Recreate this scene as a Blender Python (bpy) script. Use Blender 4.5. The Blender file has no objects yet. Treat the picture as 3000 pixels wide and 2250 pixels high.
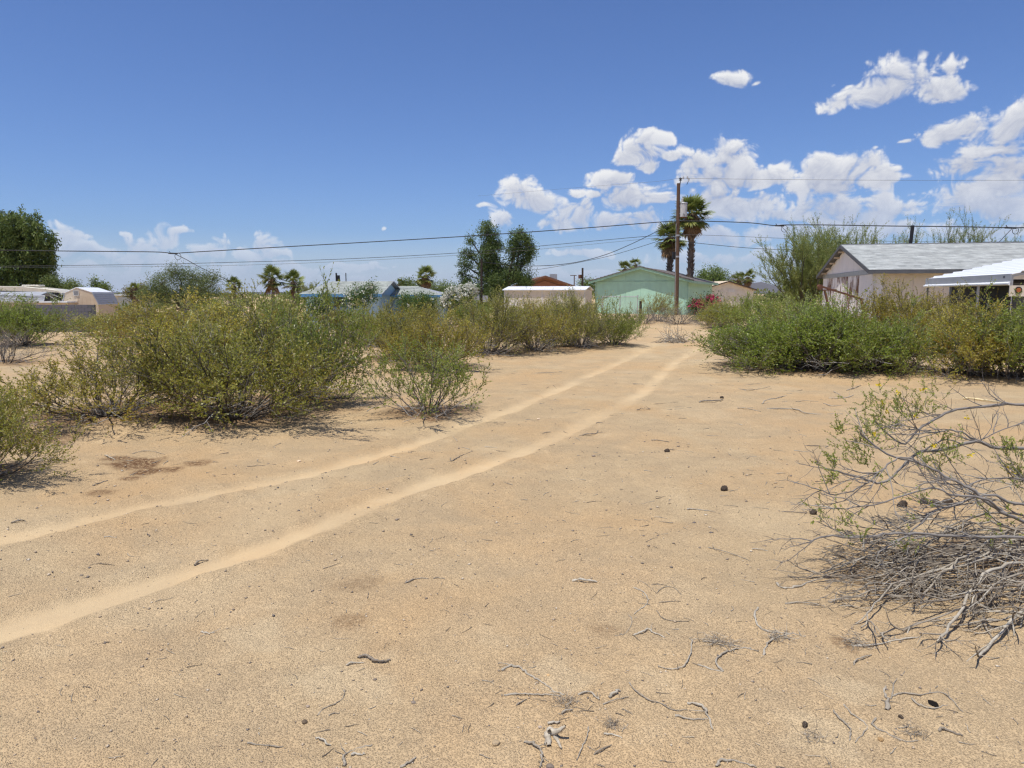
import bpy, math
import numpy as np
from mathutils import Vector

scene = bpy.context.scene
COL = scene.collection

# ------------------------------------------------------------------ camera
FPX, CX, CY, HOR, EYE = 2143.0, 1500.0, 1125.0, 862.0, 1.6
PITCH = math.atan((CY - HOR) / FPX)
cam_d = bpy.data.cameras.new('camera'); cam = bpy.data.objects.new('camera', cam_d); COL.objects.link(cam)
cam_d.sensor_width = 36.0; cam_d.lens = 36.0 * FPX / 3000.0
cam_d.clip_start = 0.05; cam_d.clip_end = 60000
cam.location = (0, 0, EYE); cam.rotation_euler = (math.pi / 2 - PITCH, 0, 0)
scene.camera = cam
scene.render.resolution_x = 1024; scene.render.resolution_y = 768

# ------------------------------------------------------------------ light
SUN_EL = math.radians(72); SUN_AZ = math.atan2(-0.72, -0.69)      # azimuth from +Y towards +X
SUN_DIR = Vector((math.sin(SUN_AZ) * math.cos(SUN_EL), math.cos(SUN_AZ) * math.cos(SUN_EL), math.sin(SUN_EL)))
sun_d = bpy.data.lights.new('sun', 'SUN'); sun_o = bpy.data.objects.new('sun', sun_d); COL.objects.link(sun_o)
sun_d.energy = 5.0; sun_d.angle = math.radians(0.53); sun_d.color = (1.0, 0.955, 0.88)
sun_o.rotation_euler = SUN_DIR.to_track_quat('Z', 'Y').to_euler(); sun_o.location = (0, 0, 30)
scene.view_settings.view_transform = 'Standard'; scene.view_settings.look = 'None'
scene.view_settings.exposure = 0.0; scene.view_settings.gamma = 1.0; scene.view_settings.use_curve_mapping = False
scene.cycles.use_denoising = True; scene.cycles.denoiser = 'OPENIMAGEDENOISE'; scene.cycles.denoising_input_passes = 'RGB_ALBEDO_NORMAL'; scene.cycles.denoising_prefilter = 'NONE'; scene.cycles.use_light_tree = False
scene.cycles.max_bounces = 10; scene.cycles.diffuse_bounces = 5; scene.cycles.transmission_bounces = 4
scene.cycles.transparent_max_bounces = 8; scene.cycles.sample_clamp_indirect = 6.0
scene.cycles.pixel_filter_type = 'BLACKMAN_HARRIS'; scene.cycles.filter_width = 1.35

# photograph pixel (3000 x 2250) -> ray, ground point, point at depth Y, point at height z
def ray(px, py):
    x = (px - CX) / FPX; y = -(py - CY) / FPX
    c, s = math.cos(PITCH), math.sin(PITCH)
    return np.array((x, c + y * s, -s + y * c))
def AT(px, py, Y):
    d = ray(px, py); t = Y / d[1]; return np.array((0, 0, EYE)) + d * t
def ATZ(px, py, z):
    d = ray(px, py); t = (z - EYE) / d[2]; return np.array((0, 0, EYE)) + d * t

# ------------------------------------------------------------------ node helpers
class NT:
    def __init__(s, tree): s.t = tree; s.n = tree.nodes; s.l = tree.links
    def node(s, typ, **kw):
        n = s.n.new(typ)
        for k, v in kw.items(): setattr(n, k, v)
        return n
    def put(s, sock, v):
        if hasattr(v, 'is_output') or isinstance(v, bpy.types.NodeSocket): s.l.new(v, sock)
        elif v is not None: sock.default_value = v
    def math(s, op, a, b=None, c=None, clamp=False):
        n = s.n.new('ShaderNodeMath'); n.operation = op; n.use_clamp = clamp
        for i, v in enumerate((a, b, c)):
            if v is not None: s.put(n.inputs[i], v)
        return n.outputs[0]
    def vmath(s, op, a, b=None, out=0):
        n = s.n.new('ShaderNodeVectorMath'); n.operation = op
        s.put(n.inputs[0], a)
        if b is not None: s.put(n.inputs[3 if op == 'SCALE' else 1], b)
        return n.outputs['Value'] if op in ('DOT_PRODUCT', 'LENGTH', 'DISTANCE') else n.outputs[0]
    def mix(s, f, a, b, mode='MIX'):
        n = s.n.new('ShaderNodeMix'); n.data_type = 'RGBA'; n.blend_type = mode; n.clamp_factor = True
        s.put(n.inputs[0], f); s.put(n.inputs[6], a); s.put(n.inputs[7], b); return n.outputs[2]
    def rng(s, v, a, b, c=0.0, d=1.0, smooth=False):
        n = s.n.new('ShaderNodeMapRange'); n.interpolation_type = 'SMOOTHSTEP' if smooth else 'LINEAR'
        s.put(n.inputs[0], v)
        for i, q in enumerate((a, b, c, d)): s.put(n.inputs[i + 1], q)
        return n.outputs[0]
    def noise(s, vec, scale, detail=2.0, rough=0.5, out=0, dist=0.0, dim='3D'):
        n = s.n.new('ShaderNodeTexNoise'); n.noise_dimensions = dim; s.put(n.inputs['Vector'], vec)
        n.inputs['Scale'].default_value = scale; n.inputs['Detail'].default_value = detail
        n.inputs['Roughness'].default_value = rough; n.inputs['Distortion'].default_value = dist
        return n.outputs[out]
    def voro(s, vec, scale, feature='F1', detail=0.0, rough=0.5, out=0, rand=1.0, dim='3D'):
        n = s.n.new('ShaderNodeTexVoronoi'); n.voronoi_dimensions = dim; n.feature = feature; s.put(n.inputs['Vector'], vec)
        n.inputs['Scale'].default_value = scale; n.inputs['Detail'].default_value = detail
        n.inputs['Roughness'].default_value = rough; n.inputs['Randomness'].default_value = rand
        return n.outputs[out]
def c4(c): return (c[0], c[1], c[2], 1.0)

# ------------------------------------------------------------------ numpy noise
def _h(ix, iy, seed):
    n = (ix.astype(np.int64) * 374761393 + iy.astype(np.int64) * 668265263 + seed * 974711) & 0x7fffffff
    n = ((n ^ (n >> 13)) * 1274126177) & 0x7fffffff
    return ((n ^ (n >> 16)) & 0xffff) / 65535.0
def vnoise(x, y, seed=0):
    ix = np.floor(x); iy = np.floor(y); fx = x - ix; fy = y - iy
    fx = fx * fx * (3 - 2 * fx); fy = fy * fy * (3 - 2 * fy)
    a = _h(ix, iy, seed); b = _h(ix + 1, iy, seed); c = _h(ix, iy + 1, seed); d = _h(ix + 1, iy + 1, seed)
    return (a + (b - a) * fx) * (1 - fy) + (c + (d - c) * fx) * fy - 0.5
def sstep(a, b, x):
    t = np.clip((x - a) / (b - a), 0, 1); return t * t * (3 - 2 * t)
# ------------------------------------------------------------------ world: sky with cumulus
def azel(px, py):
    d = ray(px, py); d = d / np.linalg.norm(d)
    return math.atan2(d[0], d[1]), math.asin(d[2])
CLOUDS = [  # cx, cy, rx, ry in photograph pixels
 (2480,295,75,26),(2560,265,95,48),(2660,240,110,62),(2745,262,85,42),(2810,262,45,24),(2790,193,36,22),
 (2135,248,42,20),(2195,252,12,8),(2770,392,75,36),(2850,360,70,48),(2940,370,90,52),(3030,320,90,60),(2665,412,26,9),
 (1825,455,28,22),(1880,442,48,40),(1920,412,48,22),(1962,458,34,13),(1890,478,30,18),
 (2045,468,60,42),(2140,458,72,50),(2110,520,140,46),(2260,520,90,34),(2395,500,60,40),(2450,535,140,50),(2520,482,80,44),
 (2600,520,50,36),(2920,440,90,40),(2830,505,90,44),(2960,510,130,66),(2860,570,140,34),(3080,470,110,80),
 (1530,570,50,44),(1590,588,60,34),(1660,618,55,22),(1670,560,30,18),(1795,524,54,26),(1845,575,80,42),(1740,570,36,18),
 (1930,590,50,26),(2080,590,90,44),(2180,615,110,34),(2440,618,110,36),(2330,640,120,22),(2480,640,150,28),(2650,612,90,38),
 (2830,608,100,40),(2960,620,100,40),(1465,646,34,28),(1640,655,50,32),(1700,630,40,40),(1600,662,26,14),(1880,655,90,30),(1790,650,50,24),
 (2090,700,120,24),(2300,690,140,22),(2560,680,180,24),(2850,690,160,26),(2050,760,150,22),(1700,742,80,14),(2300,760,180,26),(1560,800,110,16),
 (1800,810,160,16),(2450,730,160,20),(2700,740,200,20),
 (180,705,46,40),(225,700,20,14),(240,745,120,24),(350,689,20,8),(410,718,70,26),(480,700,60,22),(520,690,34,12),(400,760,200,30),
 (640,718,34,26),(610,742,56,22),(770,715,36,34),(735,748,52,24),(790,752,50,16),(700,790,240,22),(260,800,160,18),
 (1135,667,9,4),(350,820,330,20),(900,830,300,14),(1900,835,400,16),(2700,800,400,26),(1000,780,150,14),(1420,602,22,8),(1095,790,60,10)]
world = bpy.data.worlds.new('World'); scene.world = world; world.use_nodes = True
wt = NT(world.node_tree); wt.n.clear()
sky = wt.node('ShaderNodeTexSky', sky_type='NISHITA')
sky.sun_disc = False; sky.sun_elevation = SUN_EL; sky.sun_rotation = SUN_AZ
sky.altitude = 400; sky.air_density = 1.0; sky.dust_density = 0.6; sky.ozone_density = 3.0
tc = wt.node('ShaderNodeTexCoord')
dirv = tc.outputs['Generated']
# cumulus: a density field from warped billow noise round the cloud centres, lit from above, held in a sky map (azimuth, elevation)
def cloud_map():
    W, H, E0, E1 = 5200, 620, math.radians(-1.0), math.radians(42.0)
    az = (np.arange(W) + 0.5) / W * 2 * math.pi - math.pi; el = E0 + (np.arange(H) + 0.5) / H * (E1 - E0)
    X0, Y0 = np.meshgrid(az * FPX, el * FPX)
    wx = 46 * (vnoise(X0 / 90, Y0 / 70, 21) + 0.5 * vnoise(X0 / 40, Y0 / 34, 22)); wy = 30 * (vnoise(X0 / 80, Y0 / 60, 23) + 0.5 * vnoise(X0 / 36, Y0 / 30, 24))
    X = X0 + wx; Y = Y0 + wy
    acc = np.full(X.shape, 9.0)
    for (cx, cy, rx, ry) in CLOUDS:
        a0, e0 = azel(cx, cy); a1, _ = azel(cx + rx, cy); _, e1 = azel(cx, cy - ry)
        cxx, cyy, rx_, ry_ = a0 * FPX, e0 * FPX, (a1 - a0) * FPX * 1.02, max(e1 - e0, 1e-4) * FPX * 1.02
        c0 = np.searchsorted(az, (cxx - 3 * rx_ - 60) / FPX); c1 = np.searchsorted(az, (cxx + 3 * rx_ + 60) / FPX)
        r0 = np.searchsorted(el, (cyy - 3 * ry_ - 60) / FPX); r1 = np.searchsorted(el, (cyy + 3 * ry_ + 60) / FPX)
        sl = (slice(r0, r1), slice(c0, c1)); yy = (Y[sl] - cyy) / ry_; yy = np.where(yy < 0, yy * 1.25, yy)        # flatter bases
        d = ((X[sl] - cxx) / rx_) ** 2 + yy ** 2
        a = acc[sl]; h = np.clip(0.35 - np.abs(a - d), 0, None) / 0.35; acc[sl] = np.minimum(a, d) - h * h * 0.35 * 0.25
    field = 1 - np.minimum(acc, 5.0)
    # the same kind of scattered cumulus goes on all round, outside the frame
    low = vnoise(X0 / 420, Y0 / 170, 31) + 0.5 * vnoise(X0 / 190, Y0 / 90, 32); e = Y0 / FPX
    outf = (low - 0.10 - 0.5 * sstep(0.25, 0.62, e)) * 3.2 - 6 * (1 - sstep(0.66, 0.80, np.abs(X0 / FPX)))
    field = np.maximum(field, outf)
    dens = np.full(X.shape, -4.0); m = field > -1.6; x = X[m]; y = Y[m]; n = np.zeros(x.shape); amp = 1.0; sc = 62.0; tot = 0
    for o in range(6):
        q = vnoise(x / sc + 7 * o, y / sc * 1.1, 40 + o); n += amp * (np.abs(q) * 2.4 - 0.45 if o < 4 else q * 1.3); sc *= 0.5; amp *= 0.62
    dens[m] = field[m] + 1.3 * n + 0.24
    D = np.clip(dens, 0, 1.2); o1 = np.zeros(W); o2 = np.zeros(W); T = np.zeros_like(D)
    def sp(v): return 0.5 * v + 0.20 * np.roll(v, 1) + 0.20 * np.roll(v, -1) + 0.05 * np.roll(v, 3) + 0.05 * np.roll(v, -2)
    for r in range(H - 1, -1, -1):                         # light comes down through the cloud, spreading as it goes
        o1 = sp(o1) * 0.86 + D[r]; o2 = sp(sp(o2)) * 0.972 + D[r]; T[r] = 0.5 * np.exp(-0.17 * o1) + 0.5 * np.exp(-0.07 * o2)
    rel = np.zeros_like(D); rel[m] = n; rel = np.clip(rel * 0.55, -0.35, 0.35)
    lit = np.clip(T * 1.2 + 0.9 * rel - 0.08, 0, 1)
    alpha = sstep(-0.34, 0.86, dens + 0.12 * rel) ** 0.85
    buf = np.zeros((H, W, 4), np.float32); buf[..., 0] = alpha; buf[..., 1] = lit; buf[..., 3] = 1
    im = bpy.data.images.new('cloud_field', W, H, alpha=False, float_buffer=False); im.colorspace_settings.name = 'Non-Color'
    im.pixels.foreach_set(buf.ravel()); im.update(); im.pack()
    return im, E0, E1
cim, CE0, CE1 = cloud_map()
sd = wt.node('ShaderNodeSeparateXYZ'); wt.l.new(dirv, sd.inputs[0])
cu = wt.math('ADD', wt.math('DIVIDE', wt.math('ARCTAN2', sd.outputs[0], sd.outputs[1]), 2 * math.pi), 0.5)
cv = wt.math('DIVIDE', wt.math('SUBTRACT', wt.math('ARCSINE', sd.outputs[2]), CE0), CE1 - CE0)
cuv = wt.node('ShaderNodeCombineXYZ'); wt.l.new(cu, cuv.inputs[0]); wt.l.new(cv, cuv.inputs[1])
cti = wt.node('ShaderNodeTexImage'); cti.image = cim; cti.extension = 'CLIP'; cti.interpolation = 'Linear'; wt.l.new(cuv.outputs[0], cti.inputs[0])
cs = wt.node('ShaderNodeSeparateColor'); wt.l.new(cti.outputs[0], cs.inputs[0])
alpha = cs.outputs[0]
ccol = wt.mix(cs.outputs[1], (0.46, 0.50, 0.63, 1), (0.93, 0.935, 0.95, 1))
sepw = wt.node('ShaderNodeSeparateXYZ'); wt.l.new(dirv, sepw.inputs[0])
lowf = wt.rng(sepw.outputs[2], 0.0, 0.14, 0.35, 1.0)          # low clouds are seen through more air
hazec = wt.mix(lowf, (0.56, 0.66, 0.86, 1), ccol)
alpha = wt.math('MULTIPLY', alpha, wt.rng(sepw.outputs[2], 0.0, 0.13, 0.55, 0.98))
veil = wt.math('POWER', wt.rng(sepw.outputs[2], -0.005, 0.085, 1.0, 0.0), 1.6)        # pale low air all round the horizon
hazec = wt.mix(wt.math('MULTIPLY', veil, wt.math('SUBTRACT', 1.0, wt.math('MULTIPLY', alpha, 0.5))), hazec, (0.52, 0.60, 0.79, 1))
alpha = wt.math('MAXIMUM', alpha, wt.math('MULTIPLY', veil, 0.85))
bg1 = wt.node('ShaderNodeBackground'); bg2 = wt.node('ShaderNodeBackground'); ms = wt.node('ShaderNodeMixShader'); wo = wt.node('ShaderNodeOutputWorld')
wt.l.new(wt.mix(1.0, sky.outputs[0], (0.72, 0.87, 1.22, 1), 'MULTIPLY'), bg1.inputs[0]); bg1.inputs[1].default_value = 0.10
wt.l.new(hazec, bg2.inputs[0]); bg2.inputs[1].default_value = 0.95
wt.l.new(alpha, ms.inputs[0]); wt.l.new(bg1.outputs[0], ms.inputs[1]); wt.l.new(bg2.outputs[0], ms.inputs[2]); wt.l.new(ms.outputs[0], wo.inputs[0])
world.cycles.sampling_method = 'MANUAL'; world.cycles.sample_map_resolution = 512

# ------------------------------------------------------------------ object helpers
def tag(o, label=None, cat=None, group=None, kind=None):
    if label: o['label'] = label
    if cat: o['category'] = cat
    if group: o['group'] = group
    if kind: o['kind'] = kind
    return o
def empty(name, loc=(0, 0, 0), rz=0.0, label=None, cat=None, group=None):
    o = bpy.data.objects.new(name, None); COL.objects.link(o); o.empty_display_size = 0.2
    o.location = loc; o.rotation_euler = (0, 0, rz); return tag(o, label, cat, group)
def link(name, me, mat=None, parent=None, smooth=False):
    o = bpy.data.objects.new(name, me); COL.objects.link(o)
    if mat is not None and len(me.materials) == 0: me.materials.append(mat)
    if parent is not None: o.parent = parent
    return o
def mk(name, V, quads=None, tris=None, tint=None, smooth=False):
    """mesh from numpy arrays; tint = one float per face"""
    me = bpy.data.meshes.new(name)
    V = np.asarray(V, np.float32).reshape(-1, 3)
    fs = []
    if quads is not None and len(quads): fs.append(np.asarray(quads, np.int32).reshape(-1, 4))
    if tris is not None and len(tris): fs.append(np.asarray(tris, np.int32).reshape(-1, 3))
    loops = np.concatenate([f.ravel() for f in fs]); tot = np.concatenate([np.full(len(f), f.shape[1], np.int32) for f in fs])
    st = np.concatenate([[0], np.cumsum(tot)[:-1]]).astype(np.int32)
    me.vertices.add(len(V)); me.vertices.foreach_set('co', V.ravel())
    me.loops.add(len(loops)); me.loops.foreach_set('vertex_index', loops.astype(np.int32))
    me.polygons.add(len(tot)); me.polygons.foreach_set('loop_start', st)
    try: me.polygons.foreach_set('loop_total', tot)
    except Exception: pass
    if tint is not None:
        a = me.attributes.new('tint', 'FLOAT', 'FACE'); a.data.foreach_set('value', np.asarray(tint, np.float32))
    if smooth: me.polygons.foreach_set('use_smooth', np.ones(len(tot), bool))
    me.update(calc_edges=True)
    return me
class MB:
    """small mesh builder for built things"""
    def __init__(s): s.v = []; s.f = []
    def poly(s, pts):
        i = len(s.v); s.v += [tuple(map(float, p)) for p in pts]; s.f.append(tuple(range(i, i + len(pts)))); return s
    def box(s, x0, x1, y0, y1, z0, z1):
        i = len(s.v)
        s.v += [(x, y, z) for z in (z0, z1) for (x, y) in ((x0, y0), (x1, y0), (x1, y1), (x0, y1))]
        s.f += [(i, i + 3, i + 2, i + 1), (i + 4, i + 5, i + 6, i + 7)] + [(i + a, i + (a + 1) % 4, i + 4 + (a + 1) % 4, i + 4 + a) for a in range(4)]
        return s
    def prism(s, pts, ext):
        """extrude a planar polygon (list of 3-D points) along the vector ext"""
        i = len(s.v); n = len(pts); e = np.array(ext, float)
        s.v += [tuple(map(float, p)) for p in pts] + [tuple(np.array(p, float) + e) for p in pts]
        s.f += [tuple(range(i, i + n))[::-1], tuple(range(i + n, i + 2 * n))] + [(i + a, i + (a + 1) % n, i + n + (a + 1) % n, i + n + a) for a in range(n)]
        return s
    def beam(s, a, b, w, h=None):
        """square bar between two points"""
        h = h or w; a = np.array(a, float); b = np.array(b, float); t = (b - a) / np.linalg.norm(b - a)
        r = np.array((0, 0, 1.0)) if abs(t[2]) < 0.9 else np.array((1.0, 0, 0))
        x = np.cross(t, r); x /= np.linalg.norm(x); y = np.cross(x, t)
        return s.prism([a + x * w / 2 * i + y * h / 2 * j for i, j in ((-1, -1), (1, -1), (1, 1), (-1, 1))], b - a)
    def rod(s, a, b, r0, r1=None, n=10):
        r1 = r0 if r1 is None else r1
        a = np.array(a, float); b = np.array(b, float); t = (b - a) / np.linalg.norm(b - a)
        r = np.array((0, 0, 1.0)) if abs(t[2]) < 0.9 else np.array((1.0, 0, 0))
        x = np.cross(t, r); x /= np.linalg.norm(x); y = np.cross(t, x); i = len(s.v)
        for p, rr in ((a, r0), (b, r1)):
            s.v += [tuple(p + rr * (x * math.cos(k * 2 * math.pi / n) + y * math.sin(k * 2 * math.pi / n))) for k in range(n)]
        s.f += [(i + k, i + (k + 1) % n, i + n + (k + 1) % n, i + n + k) for k in range(n)] + [tuple(range(i, i + n))[::-1], tuple(range(i + n, i + 2 * n))]
        return s
    def build(s, name, mat, parent=None, bevel=0.0):
        me = bpy.data.meshes.new(name); me.from_pydata(s.v, [], s.f); me.update()
        if bevel:
            import bmesh
            bm = bmesh.new(); bm.from_mesh(me)
            bmesh.ops.bevel(bm, geom=bm.edges[:], offset=bevel, segments=1, affect='EDGES', clamp_overlap=True); bm.to_mesh(me); bm.free()
        return link(name, me, mat, parent)

# ------------------------------------------------------------------ materials
def newmat(name):
    m = bpy.data.materials.new(name); m.use_nodes = True
    t = NT(m.node_tree); b = t.n.get('Principled BSDF'); b.inputs['Roughness'].default_value = 0.8
    b.inputs['Specular IOR Level'].default_value = 0.3
    return m, t, b
def bump(t, b, h, strength, dist):
    n = t.node('ShaderNodeBump'); n.inputs['Strength'].default_value = strength; n.inputs['Distance'].default_value = dist
    t.l.new(h, n.inputs['Height']); t.l.new(n.outputs[0], b.inputs['Normal'])
def plain(name, col, rough=0.7, var=0.25, scale=3.0, metal=0.0, bumps=0.0, stain=None, spec=0.3):
    """painted / weathered surface: base colour broken up by two noises"""
    m, t, b = newmat(name); b.inputs['Roughness'].default_value = rough; b.inputs['Metallic'].default_value = metal
    b.inputs['Specular IOR Level'].default_value = spec
    co = t.node('ShaderNodeTexCoord').outputs['Object']
    n1 = t.noise(co, scale, 5.0, 0.6); n2 = t.noise(t.vmath('MULTIPLY', co, (1, 1, 0.15)), scale * 4, 3.0, 0.6)
    k = t.rng(t.math('ADD', t.math('MULTIPLY', n1, 0.6), t.math('MULTIPLY', n2, 0.4)), 0.3, 0.7, 1 - var, 1 + var * 0.4)
    colr = t.mix(1.0, c4(col), t.node('ShaderNodeCombineXYZ').outputs[0], 'MULTIPLY')
    cmb = colr.node.inputs[7].links[0].from_node
    for i in range(3): t.l.new(k, cmb.inputs[i])
    if stain:
        s = t.rng(t.noise(t.vmath('MULTIPLY', co, (1, 1, 0.2)), scale * 2.2, 6.0, 0.7), stain[1], stain[1] + 0.08, 0, 1, True)
        colr = t.mix(s, colr, c4(stain[0]))
    t.l.new(colr, b.inputs['Base Color'])
    if bumps: bump(t, b, n2, 0.5, bumps)
    return m
def tinted(name, cols, rough=0.8, translucent=0.0, spec=0.25, noise=0.0, use_obj=True):
    """colour ramp driven by the per-face 'tint' value, times the object's own colour"""
    m, t, b = newmat(name); b.inputs['Roughness'].default_value = rough; b.inputs['Specular IOR Level'].default_value = spec
    at = t.node('ShaderNodeAttribute'); at.attribute_name = 'tint'
    r = t.node('ShaderNodeValToRGB'); cr = r.color_ramp
    for i, c in enumerate(cols):
        e = cr.elements[i] if i < 2 else cr.elements.new(0.5)
        e.color = c4(c)
    for i in range(len(cols)): cr.elements[i].position = i / (len(cols) - 1)
    for i, c in enumerate(cols): cr.elements[i].color = c4(c)
    t.l.new(at.outputs['Fac'], r.inputs[0]); col = r.outputs[0]
    if use_obj:
        oi = t.node('ShaderNodeObjectInfo'); col = t.mix(1.0, col, oi.outputs['Color'], 'MULTIPLY')
    if noise:
        co = t.node('ShaderNodeTexCoord').outputs['Object']
        k = t.rng(t.noise(co, noise, 4.0, 0.6), 0.3, 0.7, 0.75, 1.15); cm = t.node('ShaderNodeCombineXYZ')
        for i in range(3): t.l.new(k, cm.inputs[i])
        col = t.mix(1.0, col, cm.outputs[0], 'MULTIPLY')
    t.l.new(col, b.inputs['Base Color'])
    if translucent:
        tr = t.node('ShaderNodeBsdfTranslucent'); t.l.new(col, tr.inputs[0]); mx = t.node('ShaderNodeMixShader')
        mx.inputs[0].default_value = translucent; out = t.n.get('Material Output')
        t.l.new(b.outputs[0], mx.inputs[1]); t.l.new(tr.outputs[0], mx.inputs[2]); t.l.new(mx.outputs[0], out.inputs[0])
    return m

M = {}
M['leaf'] = tinted('creosote_leaf', [(0.26, 0.18, 0.036), (0.345, 0.295, 0.048), (0.315, 0.335, 0.052), (0.42, 0.42, 0.08), (0.64, 0.58, 0.24)], 0.40, 0.45, 0.45)
M['treeleaf'] = tinted('tree_leaf', [(0.065, 0.095, 0.030), (0.10, 0.145, 0.042), (0.145, 0.185, 0.055), (0.20, 0.24, 0.08)], 0.5, 0.32)
M['wispleaf'] = tinted('palo_verde_leaf', [(0.16, 0.21, 0.06), (0.22, 0.27, 0.085), (0.27, 0.31, 0.105), (0.33, 0.34, 0.14)], 0.6, 0.35)
M['stem'] = tinted('grey_stem', [(0.055, 0.045, 0.038), (0.13, 0.115, 0.10), (0.24, 0.22, 0.20), (0.36, 0.34, 0.31)], 0.85)
M['deadwood'] = tinted('dead_wood', [(0.15, 0.12, 0.092), (0.26, 0.22, 0.17), (0.38, 0.335, 0.265), (0.50, 0.455, 0.37)], 0.85, noise=30.0)
M['darkwood'] = tinted('dark_twig', [(0.05, 0.038, 0.03), (0.10, 0.08, 0.065), (0.16, 0.13, 0.10)], 0.85)
M['frond'] = tinted('palm_frond', [(0.11, 0.16, 0.04), (0.16, 0.21, 0.055), (0.24, 0.27, 0.08), (0.42, 0.37, 0.15)], 0.42, 0.3)
M['deadfrond'] = tinted('dead_frond', [(0.13, 0.09, 0.05), (0.24, 0.17, 0.10), (0.36, 0.27, 0.165)], 0.85, 0.1)
M['palmtrunk'] = tinted('palm_trunk', [(0.09, 0.068, 0.052), (0.18, 0.135, 0.10), (0.30, 0.235, 0.175)], 0.9, noise=6.0)
M['bark'] = plain('bark', (0.10, 0.075, 0.055), 0.9, 0.4, 6.0, bumps=0.02)
M['flower'] = tinted('white_flower', [(0.55, 0.55, 0.48), (0.78, 0.78, 0.70)], 0.7, 0.2)
M['pink'] = tinted('pink_flower', [(0.50, 0.04, 0.13), (0.68, 0.09, 0.22)], 0.7, 0.25)
M['yellow'] = tinted('yellow_flower', [(0.70, 0.52, 0.03), (0.78, 0.62, 0.06)], 0.7, 0.25)
M['shingle'] = tinted('shingle', [(0.34, 0.36, 0.35), (0.45, 0.47, 0.455), (0.56, 0.58, 0.56)], 0.9, noise=2.0)
M['tile'] = tinted('roof_tile', [(0.14, 0.12, 0.11), (0.21, 0.185, 0.17), (0.28, 0.25, 0.23)], 0.9, noise=3.0)
M['stone'] = tinted('stone', [(0.16, 0.14, 0.13), (0.34, 0.27, 0.20), (0.46, 0.36, 0.25), (0.62, 0.54, 0.42)], 0.85)

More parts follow.
